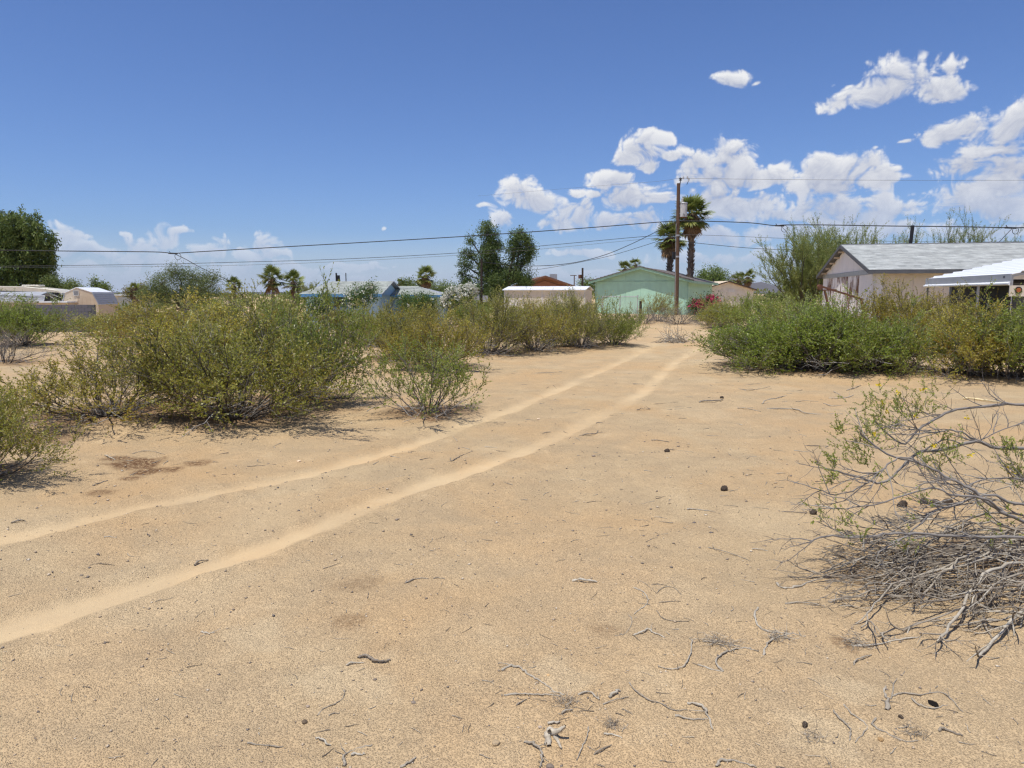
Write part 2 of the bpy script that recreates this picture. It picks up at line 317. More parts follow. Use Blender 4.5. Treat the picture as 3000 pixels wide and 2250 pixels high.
def sand_material():
    m, t, b = newmat('sand'); b.inputs['Roughness'].default_value = 0.95; b.inputs['Specular IOR Level'].default_value = 0.15
    geo = t.node('ShaderNodeNewGeometry').outputs['Position']
    pos = t.vmath('MULTIPLY', geo, (1, 1, 0.3))
    def attr(n):
        a = t.node('ShaderNodeAttribute'); a.attribute_name = n; return a.outputs['Fac']
    rut, litter, dust = attr('rut'), attr('litter'), attr('dust')
    big = t.noise(pos, 0.35, 4.0, 0.55); mid = t.noise(pos, 2.6, 5.0, 0.6); fine = t.noise(pos, 55.0, 3.0, 0.6)
    base = t.mix(t.rng(big, 0.36, 0.64), (0.548, 0.419, 0.248, 1), (0.572, 0.402, 0.222, 1))
    base = t.mix(t.rng(mid, 0.42, 0.70), base, (0.464, 0.348, 0.209, 1))
    base = t.mix(t.rng(mid, 0.28, 0.42, 0.6, 0.0), base, (0.640, 0.494, 0.301, 1))
    warm = t.rng(t.noise(pos, 0.55, 3.0, 0.6, dist=0.4), 0.46, 0.66)
    base = t.mix(t.math('MULTIPLY', warm, 0.75), base, (0.572, 0.378, 0.190, 1))
    crust = t.rng(t.noise(pos, 0.8, 6.0, 0.7, dist=0.8), 0.52, 0.60)
    base = t.mix(t.math('MULTIPLY', crust, 0.5), base, (0.468, 0.354, 0.212, 1))
    # coarse grains: pale specks, brown crumbs and dark specks that also paint pit shadows
    gr = t.math('SUBTRACT', 1.0, t.math('MULTIPLY', rut, 0.8))
    v1 = t.voro(pos, 170.0); v1c = t.voro(pos, 170.0, out=1)
    sepc = t.node('ShaderNodeSeparateColor'); t.l.new(v1c, sepc.inputs[0])
    patch = t.rng(t.noise(pos, 1.3, 3.0, 0.6), 0.35, 0.60)
    crumb_pit_shade = t.math('MULTIPLY', t.rng(v1, 0.22, 0.50, 1.0, 0.0), t.rng(sepc.outputs[0], 0.60, 0.64))
    crumb_pit_shade = t.math('MULTIPLY', crumb_pit_shade, t.math('MULTIPLY', t.math('ADD', 0.35, t.math('MULTIPLY', patch, 0.65)), gr))
    base = t.mix(t.math('MULTIPLY', crumb_pit_shade, 0.62), base, (0.301, 0.207, 0.123, 1))
    pale = t.math('MULTIPLY', t.rng(v1, 0.16, 0.34, 1.0, 0.0), t.rng(sepc.outputs[1], 0.90, 0.93))
    base = t.mix(t.math('MULTIPLY', pale, 0.8), base, (0.820, 0.686, 0.459, 1))
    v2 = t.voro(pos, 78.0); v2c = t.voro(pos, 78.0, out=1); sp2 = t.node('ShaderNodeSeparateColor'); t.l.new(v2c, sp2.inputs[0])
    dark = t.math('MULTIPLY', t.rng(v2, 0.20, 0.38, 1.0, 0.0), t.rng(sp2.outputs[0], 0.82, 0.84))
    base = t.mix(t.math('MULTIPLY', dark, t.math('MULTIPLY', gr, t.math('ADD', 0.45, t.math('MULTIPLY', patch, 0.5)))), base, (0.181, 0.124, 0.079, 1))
    base = t.mix(t.math('MULTIPLY', t.rng(fine, 0.30, 0.70), 0.30), base, (0.434, 0.307, 0.175, 1))
    # the wheel tracks carry fine pale dust
    base = t.mix(t.math('MULTIPLY', rut, t.rng(t.noise(pos, 5.0, 5.0, 0.65), 0.3, 0.65, 0.12, 0.42)), base, (0.559, 0.430, 0.253, 1))
    base = t.mix(t.math('MULTIPLY', dust, 0.65), base, (0.601, 0.468, 0.287, 1))
    lm = t.math('MULTIPLY', litter, t.rng(t.noise(pos, 30.0, 5.0, 0.75), 0.37, 0.52))
    base = t.mix(lm, base, t.mix(t.noise(pos, 70.0, 2.0, 0.6), (0.070, 0.036, 0.021, 1), (0.241, 0.130, 0.061, 1)))
    t.l.new(base, b.inputs['Base Color'])
    h = t.math('ADD', t.math('MULTIPLY', t.rng(v1, 0.0, 0.6, 1.0, 0.0), t.math('MULTIPLY', gr, 0.8)), t.math('MULTIPLY', t.noise(pos, 34.0, 5.0, 0.7), t.math('ADD', 0.35, t.math('MULTIPLY', gr, 1.2))))
    bump(t, b, h, 0.9, 0.009)
    return m
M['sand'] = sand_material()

# ------------------------------------------------------------------ layout of the shrubs (photograph pixels of the root)
# kind, root px, root py, width m, height m, colour multiplier, label
OL, GR, GO, DG, GY = (1, 1, 1), (0.80, 0.97, 0.85), (1.12, 1.0, 0.8), (0.72, 0.93, 0.68), (1.05, 1.02, 1.3)
SHRUBS = [
 ('vase', -75, 1400, 1.15, 0.95, OL, 'green shrub cut off by the left frame edge beside the patch of leaf litter'),
 ('wide', 315, 1218, 2.9, 1.25, GO, 'low spreading shrub with bare dark trunk in the left foreground'),
 ('vase', 690, 1225, 2.5, 1.45, OL, 'broad olive shrub with pale dead twigs at its foot left of the track'),
 ('vase', 880, 1172, 2.0, 1.68, GR, 'tall bright green shrub at the right end of the left foreground clump'),
 ('vase', 560, 1120, 2.6, 1.70, GO, 'golden olive shrub behind the low spreading one on the left'),
 ('vase', 760, 1080, 2.9, 1.78, OL, 'tall rounded shrub at the back of the left foreground clump'),
 ('vase', 70, 1012, 2.6, 1.75, DG, 'dark green shrub before the grey block wall on the left'),
 ('vase', -60, 990, 3.0, 1.95, GR, 'green shrub at the left frame edge hiding the motorhome'),
 ('dry', 15, 1065, 1.9, 0.85, OL, 'leafless grey twiggy shrub at the left frame edge'),
 ('vase', 300, 985, 3.2, 1.45, OL, 'wide olive shrub in front of the tan barn-roofed shed'),
 ('vase', 470, 1000, 3.3, 1.60, GO, 'orange-tinged shrub behind the left foreground clump'),
 ('vase', 640, 985, 3.6, 1.62, GR, 'green shrub below the row of small fan palms'),
 ('vase', 820, 962, 3.6, 1.52, OL, 'olive shrub just left of the blue house'),
 ('open', 1252, 1214, 1.62, 1.02, GR, 'small open shrub standing alone beside the wheel tracks'),
 ('vase', 1165, 1052, 2.2, 1.40, OL, 'round olive shrub behind the small lone shrub'),
 ('vase', 1275, 1078, 2.1, 1.25, GO, 'yellowish shrub directly behind the small lone shrub'),
 ('vase', 1075, 1010, 2.2, 1.50, OL, 'olive shrub with twigs showing below the blue house window'),
 ('stemmy', 1432, 1036, 2.2, 1.70, OL, 'shrub with many bare dark stems at its foot in the middle row'),
 ('stemmy', 1565, 1028, 2.0, 1.55, GO, 'thin shrub with grey dead lower branches before the white storage trailer'),
 ('stemmy', 1700, 1020, 2.2, 1.80, OL, 'dense shrub with tangled grey stems before the green house'),
 ('vase', 1800, 1012, 1.7, 1.35, GR, 'green shrub at the bend of the sand track'),
 ('open', 1640, 1024, 1.5, 0.70, DG, 'low green sprig at the foot of the middle row'),
 ('vase', 985, 965, 2.6, 1.35, GY, 'greyish shrub in the gap before the blue house'),
 ('vase', 1230, 960, 3.2, 1.62, OL, 'tall olive shrub before the right wing of the blue house'),
 ('vase', 1370, 958, 2.8, 1.70, DG, 'green shrub below the white oleander'),
 ('vase', 1545, 965, 2.8, 1.40, OL, 'shrub hiding the middle of the white storage trailer'),
 ('vase', 1655, 955, 3.0, 2.05, OL, 'tall shrub at the right end of the white storage trailer'),
 ('open', 1925, 942, 2.6, 1.75, GY, 'sparse grey-green shrub left of the utility pole'),
 ('dry', 1885, 950, 2.4, 1.05, OL, 'grey dry shrub behind the dark wooden fence post'),
 ('dry', 1990, 950, 2.6, 0.95, OL, 'grey dead brush heaped round the foot of the utility pole'),
 ('dry', 2075, 955, 1.9, 0.80, OL, 'grey dead brush at the end of the track right of the pole'),
 ('vase', 2125, 960, 2.6, 1.55, OL, 'olive shrub right of the pink flowering bush'),
 ('vase', 2210, 968, 3.0, 1.85, GR, 'green shrub below the beige mobile home'),
 ('dense', 2245, 1075, 2.5, 1.45, DG, 'dense bright green shrub at the right edge of the track'),
 ('dense', 2390, 1088, 2.6, 1.60, DG, 'largest dense green shrub right of the track'),
 ('dense', 2550, 1088, 2.2, 1.40, GR, 'green shrub with a bare grey trunk right of the large dense one'),
 ('vase', 2350, 1005, 3.0, 1.80, GR, 'green shrub in front of the feathery pale green tree'),
 ('vase', 2620, 1005, 2.9, 2.05, GO, 'tall golden shrub reaching up to the eave of the white house'),
 ('vase', 2770, 1030, 2.7, 1.80, GO, 'golden shrub below the white metal carport roof'),
 ('vase', 2830, 1105, 2.2, 1.50, GO, 'golden olive shrub behind the foreground flowering branches'),
 ('dense', 2960, 1108, 2.3, 1.62, GR, 'green shrub at the right frame edge below the carport'),
 ('vase', 2905, 1010, 3.0, 1.75, OL, 'olive shrub below the carport post'),
 ('dry', 2640, 1085, 1.7, 0.50, OL, 'low tangle of grey dead twigs between the right-hand shrubs'),
]
def base_macro(x, y):
    return -0.95 * sstep(20, 58, y) * sstep(6, -9, x) + 0.0 * x
def ground_hit(px, py):
    p = ATZ(px, py, 0.0)
    for _ in range(6):
        z = float(base_macro(np.array(p[0]), np.array(p[1]))); p = ATZ(px, py, min(z, 1.2))
        if p[1] < 0 or p[1] > 300: break
    return p
TOPS = {(-60, 990): 838, (70, 1012): 862, (300, 985): 905, (470, 1000): 868, (640, 985): 862, (820, 962): 878, (985, 965): 893, (1075, 1010): 888, (1165, 1052): 884, (1275, 1078): 900, (1230, 960): 872, (1370, 958): 876,
        (1432, 1036): 852, (1565, 1028): 868, (1700, 1020): 852, (1800, 1012): 880, (1545, 965): 880, (1655, 955): 858, (1925, 942): 858, (2125, 960): 868, (2210, 968): 862, (2245, 1075): 905, (2390, 1088): 872, (2550, 1088): 885, (2350, 1005): 858, (2620, 1005): 822, (2770, 1030): 850, (2830, 1105): 880, (2960, 1108): 865, (2905, 1010): 862, (560, 1120): 868, (690, 1225): 905, (880, 1172): 848, (760, 1080): 846, (315, 1218): 960}
for_m = []
for s in SHRUBS:
    p = ground_hit(s[1], s[2]); for_m.append((p[0], p[1], s[3], s[4]))
SHP = np.array(for_m)

# wheel tracks
K = 3000 / 2212.0
RUT_PX = [
 [(-260, 1215), (-120, 1190), (0, 1165), (150, 1130), (300, 1095), (470, 1064), (640, 1028), (780, 992), (900, 957), (1000, 922), (1100, 886), (1180, 852), (1250, 820), (1320, 790), (1375, 765), (1415, 742), (1440, 727), (1448, 717), (1440, 711)],
 [(-260, 1440), (-120, 1400), (0, 1362), (150, 1315), (300, 1266), (430, 1224), (560, 1181), (700, 1131), (880, 1060), (1000, 1020), (1100, 985), (1190, 949), (1270, 910), (1340, 874), (1390, 843), (1425, 812), (1455, 785), (1490, 763), (1520, 745), (1545, 731), (1550, 720), (1535, 712)]]
RUTS = []
for r in RUT_PX:
    pts = np.array([ATZ(a * K, b * K, 0.0)[:2] for a, b in r])
    # resample with Catmull-Rom
    out = []
    for i in range(len(pts) - 1):
        p0, p1, p2, p3 = pts[max(i - 1, 0)], pts[i], pts[i + 1], pts[min(i + 2, len(pts) - 1)]
        for u in np.linspace(0, 1, 6, endpoint=False):
            out.append(0.5 * (2 * p1 + (p2 - p0) * u + (2 * p0 - 5 * p1 + 4 * p2 - p3) * u * u + (3 * p1 - p0 - 3 * p2 + p3) * u ** 3))
    RUTS.append(np.array(out + [pts[-1]]))
_SA = np.concatenate([r[:-1] for r in RUTS]); _SD = np.concatenate([r[1:] - r[:-1] for r in RUTS]); _SL = (_SD ** 2).sum(1) + 1e-9
def rut_dist(x, y):
    if x.size < 400:
        dx = x[:, None] - _SA[None, :, 0]; dy = y[:, None] - _SA[None, :, 1]; t = np.clip((dx * _SD[:, 0] + dy * _SD[:, 1]) / _SL, 0, 1)
        return np.minimum(np.hypot(dx - t * _SD[:, 0], dy - t * _SD[:, 1]).min(1), 9.0)
    best = np.full(x.shape, 9.0)
    m = (y > 0.5) & (y < 60) & (x > -12) & (x < 14)
    X = x[m]; Y = y[m]; b = np.full(X.shape, 9.0)
    for r in RUTS:
        for a, c in zip(r[:-1], r[1:]):
            d = c - a; L = d @ d + 1e-9
            near = (X > min(a[0], c[0]) - 1) & (X < max(a[0], c[0]) + 1) & (Y > min(a[1], c[1]) - 1) & (Y < max(a[1], c[1]) + 1)
            if not near.any(): continue
            xx = X[near]; yy = Y[near]
            t = np.clip(((xx - a[0]) * d[0] + (yy - a[1]) * d[1]) / L, 0, 1)
            b[near] = np.minimum(b[near], np.hypot(xx - a[0] - t * d[0], yy - a[1] - t * d[1]))
    best[m] = b
    return best
LITTER = [(ATZ(400, 1355, 0)[:2], 0.34, 1.0), (ATZ(455, 1372, 0)[:2], 0.26, 1.0), (ATZ(340, 1345, 0)[:2], 0.16, 0.9), (ATZ(390, 1393, 0)[:2], 0.12, 0.9),
          (ATZ(580, 1352, 0)[:2], 0.16, 0.8), (ATZ(310, 1437, 0)[:2], 0.16, 0.7), (ATZ(150, 1290, 0)[:2], 0.5, 0.8), (ATZ(950, 1205, 0)[:2], 0.6, 0.55),
          (ATZ(1265, 1236, 0)[:2], 0.25, 0.9), (ATZ(1060, 1705, 0)[:2], 0.16, 0.35), (ATZ(1030, 1810, 0)[:2], 0.10, 0.5), (ATZ(1770, 1840, 0)[:2], 0.12, 0.4),
          (ATZ(2900, 1640, 0)[:2], 0.5, 0.7), (ATZ(2600, 1700, 0)[:2], 0.35, 0.5), (ATZ(2470, 1880, 0)[:2], 0.10, 0.6)]
def fbm(x, y, near):
    z = 0.05 * vnoise(x * 0.35, y * 0.35, 1) + 0.035 * vnoise(x * 0.9, y * 0.9, 2) + 0.022 * vnoise(x * 2.3, y * 2.3, 3)
    return z + near * (0.015 * vnoise(x * 6, y * 6, 4) + 0.009 * vnoise(x * 14, y * 14, 5) + 0.006 * vnoise(x * 33, y * 33, 6))
def terrain(x, y):
    """height, rut mask, litter mask, dust mask at arrays x, y"""
    x = np.atleast_1d(np.asarray(x, float)); y = np.atleast_1d(np.asarray(y, float))
    r = np.hypot(x, y); near = 1 - sstep(14, 26, r)
    d = rut_dist(x, y); wob = 0.05 * vnoise(x * 1.7, y * 1.7, 8) + 0.05 * vnoise(x * 6, y * 6, 9)
    rut = (1 - sstep(0.05, 0.20, d + 1.3 * wob)) * np.clip(0.85 + 1.0 * vnoise(x * 1.3, y * 1.3, 17), 0.3, 1)
    z = base_macro(x, y) + fbm(x, y, near * (1 - 0.8 * rut)) * (1 - 0.5 * rut)
    z = z - 0.030 * rut + 0.026 * np.exp(-((d - 0.22) / 0.09) ** 2) * (0.6 + 1.4 * vnoise(x * 3, y * 3, 10)) * (1 + 1.2 * vnoise(x * 12, y * 12, 18))
    lit = np.zeros_like(x)
    for (sx_, sy_, w, h) in SHP:
        if x.size < 400 and np.abs(x - sx_).min() + np.abs(y - sy_).min() > 2.5 * w: continue
        q = np.hypot(x - sx_, y - sy_) / (w * 0.55)
        z = z + 0.075 * np.exp(-(q * 1.1) ** 2); lit = np.maximum(lit, (0.9 * (1 - sstep(0.35, 1.0, q))))
    for (c, rr, s) in LITTER:
        q = np.hypot((x - c[0]), (y - c[1])) / rr; lit = np.maximum(lit, s * (1 - sstep(0.35, 1.05, q + 0.6 * vnoise(x * 9, y * 9, 12))))
    dust = sstep(0.20, 0.38, vnoise(x * 1.1 + 3, y * 0.8, 14)) * (1 - rut) * 0.5
    for (px, py, rr) in ((2470, 2010, 0.16), (2440, 2140, 0.22), (2380, 2110, 0.10), (1640, 1975, 0.2), (760, 1860, 0.22), (1010, 1990, 0.3)):
        c = ATZ(px, py, 0); dust = np.maximum(dust, 0.8 * (1 - sstep(0.3, 1.0, np.hypot(x - c[0], y - c[1]) / rr + 0.8 * vnoise(x * 11, y * 11, 15))))
    return z, rut, lit, dust
def _grid(x0, x1, y0, y1, st):
    xs = np.arange(x0, x1, st); ys = np.arange(y0, y1, st); X, Y = np.meshgrid(xs, ys); return (x0, y0, st, terrain(X.ravel(), Y.ravel())[0].reshape(X.shape))
HG_ = [_grid(-4.5, 4.6, 1.2, 8.2, 0.03), _grid(-36, 37, 0.5, 72, 0.16)]
def gz(x, y):
    for (x0, y0, st, Z) in HG_:
        fx = (x - x0) / st; fy = (y - y0) / st; i = int(fx); j = int(fy)
        if fx >= 0 and fy >= 0 and j + 1 < Z.shape[0] and i + 1 < Z.shape[1]:
            u = fx - i; v = fy - j; return float((Z[j, i] * (1 - u) + Z[j, i + 1] * u) * (1 - v) + (Z[j + 1, i] * (1 - u) + Z[j + 1, i + 1] * u) * v)
    return float(base_macro(np.array(float(x)), np.array(float(y))))
def GP(px, py, lift=0.0):
    """photograph pixel -> point on the terrain"""
    p = ground_hit(px, py)
    for _ in range(4): p = ATZ(px, py, min(gz(p[0], p[1]), 1.3))
    return np.array((p[0], p[1], p[2] + lift))

def build_ground():
    rad = np.concatenate([np.linspace(0.06, 1.5, 26), 1.5 * np.exp(np.arange(1, 399) * 0.0065), 20 * np.exp(np.arange(1, 160) * 0.048)])
    rad = np.append(rad, 45000)
    fr = np.linspace(-50, 50, 390); bk = np.linspace(50, 310, 72)[1:-1]
    ang = np.radians(np.concatenate([fr, bk])); n = len(ang); k = len(rad)
    X = rad[:, None] * np.sin(ang)[None]; Y = rad[:, None] * np.cos(ang)[None]
    z, rut, lit, dust = terrain(X.ravel(), Y.ravel())
    V = np.column_stack([X.ravel(), Y.ravel(), z]); V = np.vstack([V, [[0, 0, gz(0, 0)]]])
    i = np.arange(k - 1)[:, None] * n; j = np.arange(n)[None]; j2 = (j + 1) % n
    Q = np.stack([i + j, i + n + j, i + n + j2, i + j2], -1).reshape(-1, 4)[:, ::-1]
    T = np.stack([np.full(n, k * n), np.arange(n), (np.arange(n) + 1) % n], -1)[:, ::-1]
    me = mk('ground', V, Q, T, smooth=True)
    for nm, a in (('rut', rut), ('litter', lit), ('dust', dust)):
        at = me.attributes.new(nm, 'FLOAT', 'POINT'); at.data.foreach_set('value', np.append(a, 0).astype(np.float32))
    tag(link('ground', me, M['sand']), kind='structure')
build_ground()
# ------------------------------------------------------------------ plants
def nrm(a): return a / (np.linalg.norm(a, axis=-1, keepdims=True) + 1e-9)
def grow(rg, base, d, length, k, wob, pull=(0, 0, 0)):
    n = len(base); P = np.zeros((n, k, 3)); P[:, 0] = base; d = nrm(d); step = (np.asarray(length) / (k - 1)).reshape(-1, 1)
    pull = np.asarray(pull, float)
    for i in range(1, k):
        d = nrm(d + wob * rg.normal(size=(n, 3)) + pull / (k - 1)); P[:, i] = P[:, i - 1] + d * step
    return P
def along(P, t):
    """points and tangents at t (n,m) in 0..1 on polylines P (n,k,3)"""
    n, k, _ = P.shape; f = np.clip(t * (k - 1), 0, k - 1.001); i = f.astype(int); u = (f - i)[..., None]
    r = np.arange(n)[:, None]; a = P[r, i]; b = P[r, i + 1]; return a + (b - a) * u, nrm(b - a)
def kids(rg, P, m, t0, t1, spread, bias=(0, 0, 0)):
    n = len(P); t = rg.uniform(t0, t1, (n, m)); p, T = along(P, t)
    q = nrm(rg.normal(size=(n, m, 3))); q = nrm(q - T * (q * T).sum(-1, keepdims=True))
    d = nrm(T + q * spread * rg.uniform(0.6, 1.3, (n, m, 1)) + np.asarray(bias, float))
    return p.reshape(-1, 3), d.reshape(-1, 3), t.ravel()
def tubes(P, r0, r1, s=4):
    """P (n,k,3); radius tapers r0 -> r1 (scalars or (n,))"""
    n, k, _ = P.shape; r0 = np.broadcast_to(np.asarray(r0, float), (n,)); r1 = np.broadcast_to(np.asarray(r1, float), (n,))
    u = np.linspace(0, 1, k); R = r0[:, None] * (1 - u) + r1[:, None] * u
    T = np.zeros_like(P); T[:, 1:-1] = P[:, 2:] - P[:, :-2]; T[:, 0] = P[:, 1] - P[:, 0]; T[:, -1] = P[:, -1] - P[:, -2]; T = nrm(T)
    ref = np.where(np.abs(T[..., 2:3]) < 0.9, np.array((0, 0, 1.0)), np.array((1.0, 0, 0)))
    A = nrm(np.cross(T, ref)); B = np.cross(T, A); an = np.arange(s) * 2 * math.pi / s
    V = P[:, :, None] + R[..., None, None] * (A[:, :, None] * np.cos(an)[:, None] + B[:, :, None] * np.sin(an)[:, None])
    i = (np.arange(n)[:, None, None] * k + np.arange(k - 1)[None, :, None]) * s; a = np.arange(s)[None, None]; b = (a + 1) % s
    Q = np.stack(np.broadcast_arrays(i + a, i + b, i + s + b, i + s + a), -1).reshape(-1, 4)
    return V.reshape(-1, 3), Q
class Acc:
    def __init__(s): s.v = []; s.q = []; s.t = []; s.n = 0
    def add(s, V, Q, tint):
        s.v.append(V); s.q.append(Q + s.n); s.n += len(V); s.t.append(np.broadcast_to(np.asarray(tint, float), (len(Q),)))
    def tube(s, rg, P, r0, r1, sides=4, tint=(0, 1)):
        V, Q = tubes(P, r0, r1, sides); per = len(Q) // len(P)
        s.add(V, Q, np.repeat(rg.uniform(tint[0], tint[1], len(P)), per))
    def mesh(s, name, smooth=False): return mk(name, np.concatenate(s.v), np.concatenate(s.q), tint=np.concatenate(s.t), smooth=smooth)
def leaves(rg, acc, pos, axis, L, W, tint, up=0.4):
    """diamond leaf quads at pos along axis"""
    n = len(pos); a = nrm(axis + 0.7 * rg.normal(size=(n, 3)) + np.array((0, 0, up * 0.5)))
    q = nrm(rg.normal(size=(n, 3)) + np.array((0, 0, 0.0))); w = nrm(np.cross(a, q))
    L = L * rg.uniform(0.6, 1.3, (n, 1)); W = W * rg.uniform(0.6, 1.3, (n, 1)); bend = np.cross(a, w) * L * 0.12
    V = np.stack([pos, pos + a * L * 0.5 + w * W * 0.5 + bend, pos + a * L, pos + a * L * 0.5 - w * W * 0.5 + bend], 1).reshape(-1, 3)
    acc.add(V, np.arange(4 * n).reshape(-1, 4), tint)

def shrub_meshes(seed, kind):
    """one shrub about 2 m wide and 1.6 m tall -> (stems mesh, foliage mesh or None)"""
    rg = np.random.default_rng(seed); st = Acc(); fo = Acc()
    ns, spread, H, m1, m2, ml, lsz = {'vase': (28, 1.25, 1.35, 9, 6, 13, 0.031), 'wide': (24, 1.55, 1.40, 9, 7, 12, 0.028), 'open': (15, 1.2, 1.30, 7, 7, 13, 0.030),
        'stemmy': (34, 1.1, 1.35, 8, 6, 12, 0.028), 'dense': (30, 1.40, 1.25, 9, 6, 13, 0.031), 'dry': (26, 1.4, 1.3, 8, 7, 0, 0)}[kind]
    an = rg.uniform(0, 2 * math.pi, ns); tilt = spread * rg.uniform(0.02, 1, ns) ** 0.62
    if kind == 'dense':                       # foliage down to the ground
        tilt = spread * rg.uniform(0.1, 1.12, ns)
    d = np.column_stack([np.cos(an) * np.sin(tilt), np.sin(an) * np.sin(tilt), np.cos(tilt)])
    b = np.column_stack([np.cos(an) * 0.10, np.sin(an) * 0.10, np.full(ns, -0.05)]) * rg.uniform(0.2, 1.4, (ns, 1)); b[:, 2] = -0.06
    L = H * rg.uniform(0.75, 1.12, ns) * (1 + 0.12 * np.sin(3 * an + seed))
    S = grow(rg, b, d, L, 8, 0.13, (0, 0, 0.28)); S[:, :, 2] = np.maximum(S[:, :, 2], -0.06 + 0.03 * np.arange(8) / 8)
    st.tube(rg, S, rg.uniform(0.009, 0.017, ns), 0.003, 5, (0.0, 0.75))
    p, dd, t = kids(rg, S, m1, 0.15 if kind == 'dense' else 0.20, 1.0, 0.85, (0, 0, 0.12))
    B = grow(rg, p, dd, 0.48 * H * rg.uniform(0.5, 1.1, len(p)) * (1.15 - 0.5 * t), 5, 0.16, (0, 0, 0.35))
    st.tube(rg, B, 0.0045, 0.0018, 3, (0.1, 0.8))
    p, dd, t = kids(rg, B, m2, 0.2, 1.0, 0.8, (0, 0, 0.25))
    C = grow(rg, p, dd, 0.20 * H * rg.uniform(0.5, 1.2, len(p)), 3, 0.2, (0, 0, 0.3))
    st.tube(rg, C, 0.0022, 0.001, 3, (0.15, 0.85))
    # a few bleached dead twigs low down
    nd = {'stemmy': 70, 'wide': 40}.get(kind, 18)
    p = np.column_stack([rg.normal(0, 0.35, nd), rg.normal(0, 0.35, nd), rg.uniform(0.02, 0.35, nd)])
    D = grow(rg, p, rg.normal(size=(nd, 3)) * (1, 1, 0.5), rg.uniform(0.25, 0.6, nd), 5, 0.3)
    p2, d2, _ = kids(rg, D, 4, 0.3, 1.0, 0.9); D2 = grow(rg, p2, d2, rg.uniform(0.08, 0.25, len(p2)), 3, 0.25)
    for q in (D, D2): q[:, :, 2] = np.maximum(q[:, :, 2], 0.01)
    st.tube(rg, D, 0.006, 0.003, 4, (0.7, 1.0)); st.tube(rg, D2, 0.003, 0.0012, 3, (0.7, 1.0))
    if not ml: return st.mesh('stems'), None
    # leafy lobes that round the crown out into a lumpy dome
    K, nt = {'vase': (15, 62), 'wide': (16, 46), 'open': (7, 34), 'stemmy': (11, 54), 'dense': (20, 62)}[kind]
    la = rg.uniform(0, 6.28, K) + np.arange(K) * 2.4; lr = np.sqrt(rg.uniform(0.02, 1, K)) * (0.86 if kind != 'wide' else 1.15)
    lz = (0.95 if kind != 'wide' else 0.8) * np.sqrt(np.clip(1.12 - (lr / (0.98 if kind != 'wide' else 1.3)) ** 2, 0.02, 1)) * rg.uniform(0.5, 1.0, K); lz = np.maximum(lz, 0.17)
    lc = np.column_stack([np.cos(la) * lr, np.sin(la) * lr, lz])
    LB = np.stack([np.array((0, 0, 0)) + lc * np.array((u, u, u ** 1.5)) * 0.97 + rg.normal(0, 0.03, (K, 3)) * (0.2 < u < 1) for u in np.linspace(0.05, 1, 6)], 1); st.tube(rg, LB, 0.010, 0.004, 4, (0.0, 0.6))
    q = nrm(rg.normal(size=(K, nt, 3))) * rg.uniform(0.2, 1.0, (K, nt, 1)) ** 0.5; rad = rg.uniform(0.24, 0.38, (K, 1, 1)) * np.array((1.1, 1.1, 0.85))
    tp = (lc[:, None] + q * rad).reshape(-1, 3); tp[:, 2] = np.maximum(tp[:, 2], 0.03); td = nrm(q.reshape(-1, 3) * 0.8 + (0, 0, 0.45) + rg.normal(0, 0.35, tp.shape))
    C2 = grow(rg, tp, td, 0.20 * rg.uniform(0.6, 1.3, len(tp)), 3, 0.18); st.tube(rg, C2, 0.0022, 0.001, 3, (0.1, 0.8))
    t2 = rg.uniform(0, 1, (len(C2), 14)); p2_, T2_ = along(C2, t2); p2_ = p2_.reshape(-1, 3); lt = np.repeat(np.repeat(rg.normal(0.52, 0.15, K), nt) + rg.normal(0, 0.10, K * nt), 14)
    leaves(rg, fo, p2_, T2_.reshape(-1, 3), lsz, lsz * 0.62, np.clip(lt + rg.normal(0, 0.15, len(p2_)), 0, 1))
    n = len(C); tt = rg.uniform(0.0, 1.0, (n, ml)); pos, T = along(C, tt); bt = np.repeat(np.repeat(rg.normal(0.5, 0.16, len(B)), m2), ml)
    pos = pos.reshape(-1, 3); T = T.reshape(-1, 3); keep = rg.uniform(size=len(pos)) < np.clip(0.65 + pos[:, 2] * 0.45, 0.4, 1.0) if kind != 'dense' else np.ones(len(pos), bool)
    pos = pos[keep]; T = T[keep]; bt = bt[keep]
    leaves(rg, fo, pos, T, lsz, lsz * 0.60, np.clip(bt + rg.normal(0, 0.17, len(pos)) + 0.10 * (pos[:, 2] - 0.7), 0, 1))
    return st.mesh('stems'), fo.mesh('foliage')
LIB = {}
for kd, seeds in (('vase', (11, 12, 13, 14, 15)), ('wide', (21,)), ('open', (31, 32)), ('stemmy', (41, 42)), ('dense', (51, 52)), ('dry', (61, 62))):
    LIB[kd] = []
    for sd in seeds:
        s_, f_ = shrub_meshes(sd, kd); s_.materials.append(M['stem'])
        if f_: f_.materials.append(M['leaf'])
        zz = np.empty(len((f_ or s_).vertices) * 3, np.float32); (f_ or s_).vertices.foreach_get('co', zz); zz = zz.reshape(-1, 3)
        LIB[kd].append((s_, f_, np.percentile(zz[:, 2], 99.6), 2 * np.percentile(np.hypot(zz[:, 0], zz[:, 1]), 96)))
rg = np.random.default_rng(5); used = {}
for (kd, px, py, w, h, colr, lab) in SHRUBS:
    i = used.get(kd, 0); used[kd] = i + 1; s_, f_, hz, wz = LIB[kd][i % len(LIB[kd])]
    p = GP(px, py)
    if (px, py) in TOPS: h = AT(px, TOPS[(px, py)], p[1])[2] - p[2]
    e = empty('dry_shrub' if kd == 'dry' else 'desert_shrub', p, rg.uniform(0, 6.28), lab, 'shrub', 'desert shrubs on the sandy lot')
    w = w * 1.15; e.scale = (w / wz, w / wz * rg.uniform(0.9, 1.1), h / hz)
    link('stems', s_, None, e)
    if f_:
        o = link('foliage', f_, None, e); v = rg.uniform(0.9, 1.1); o.color = (colr[0] * v, colr[1] * v, colr[2] * v, 1)

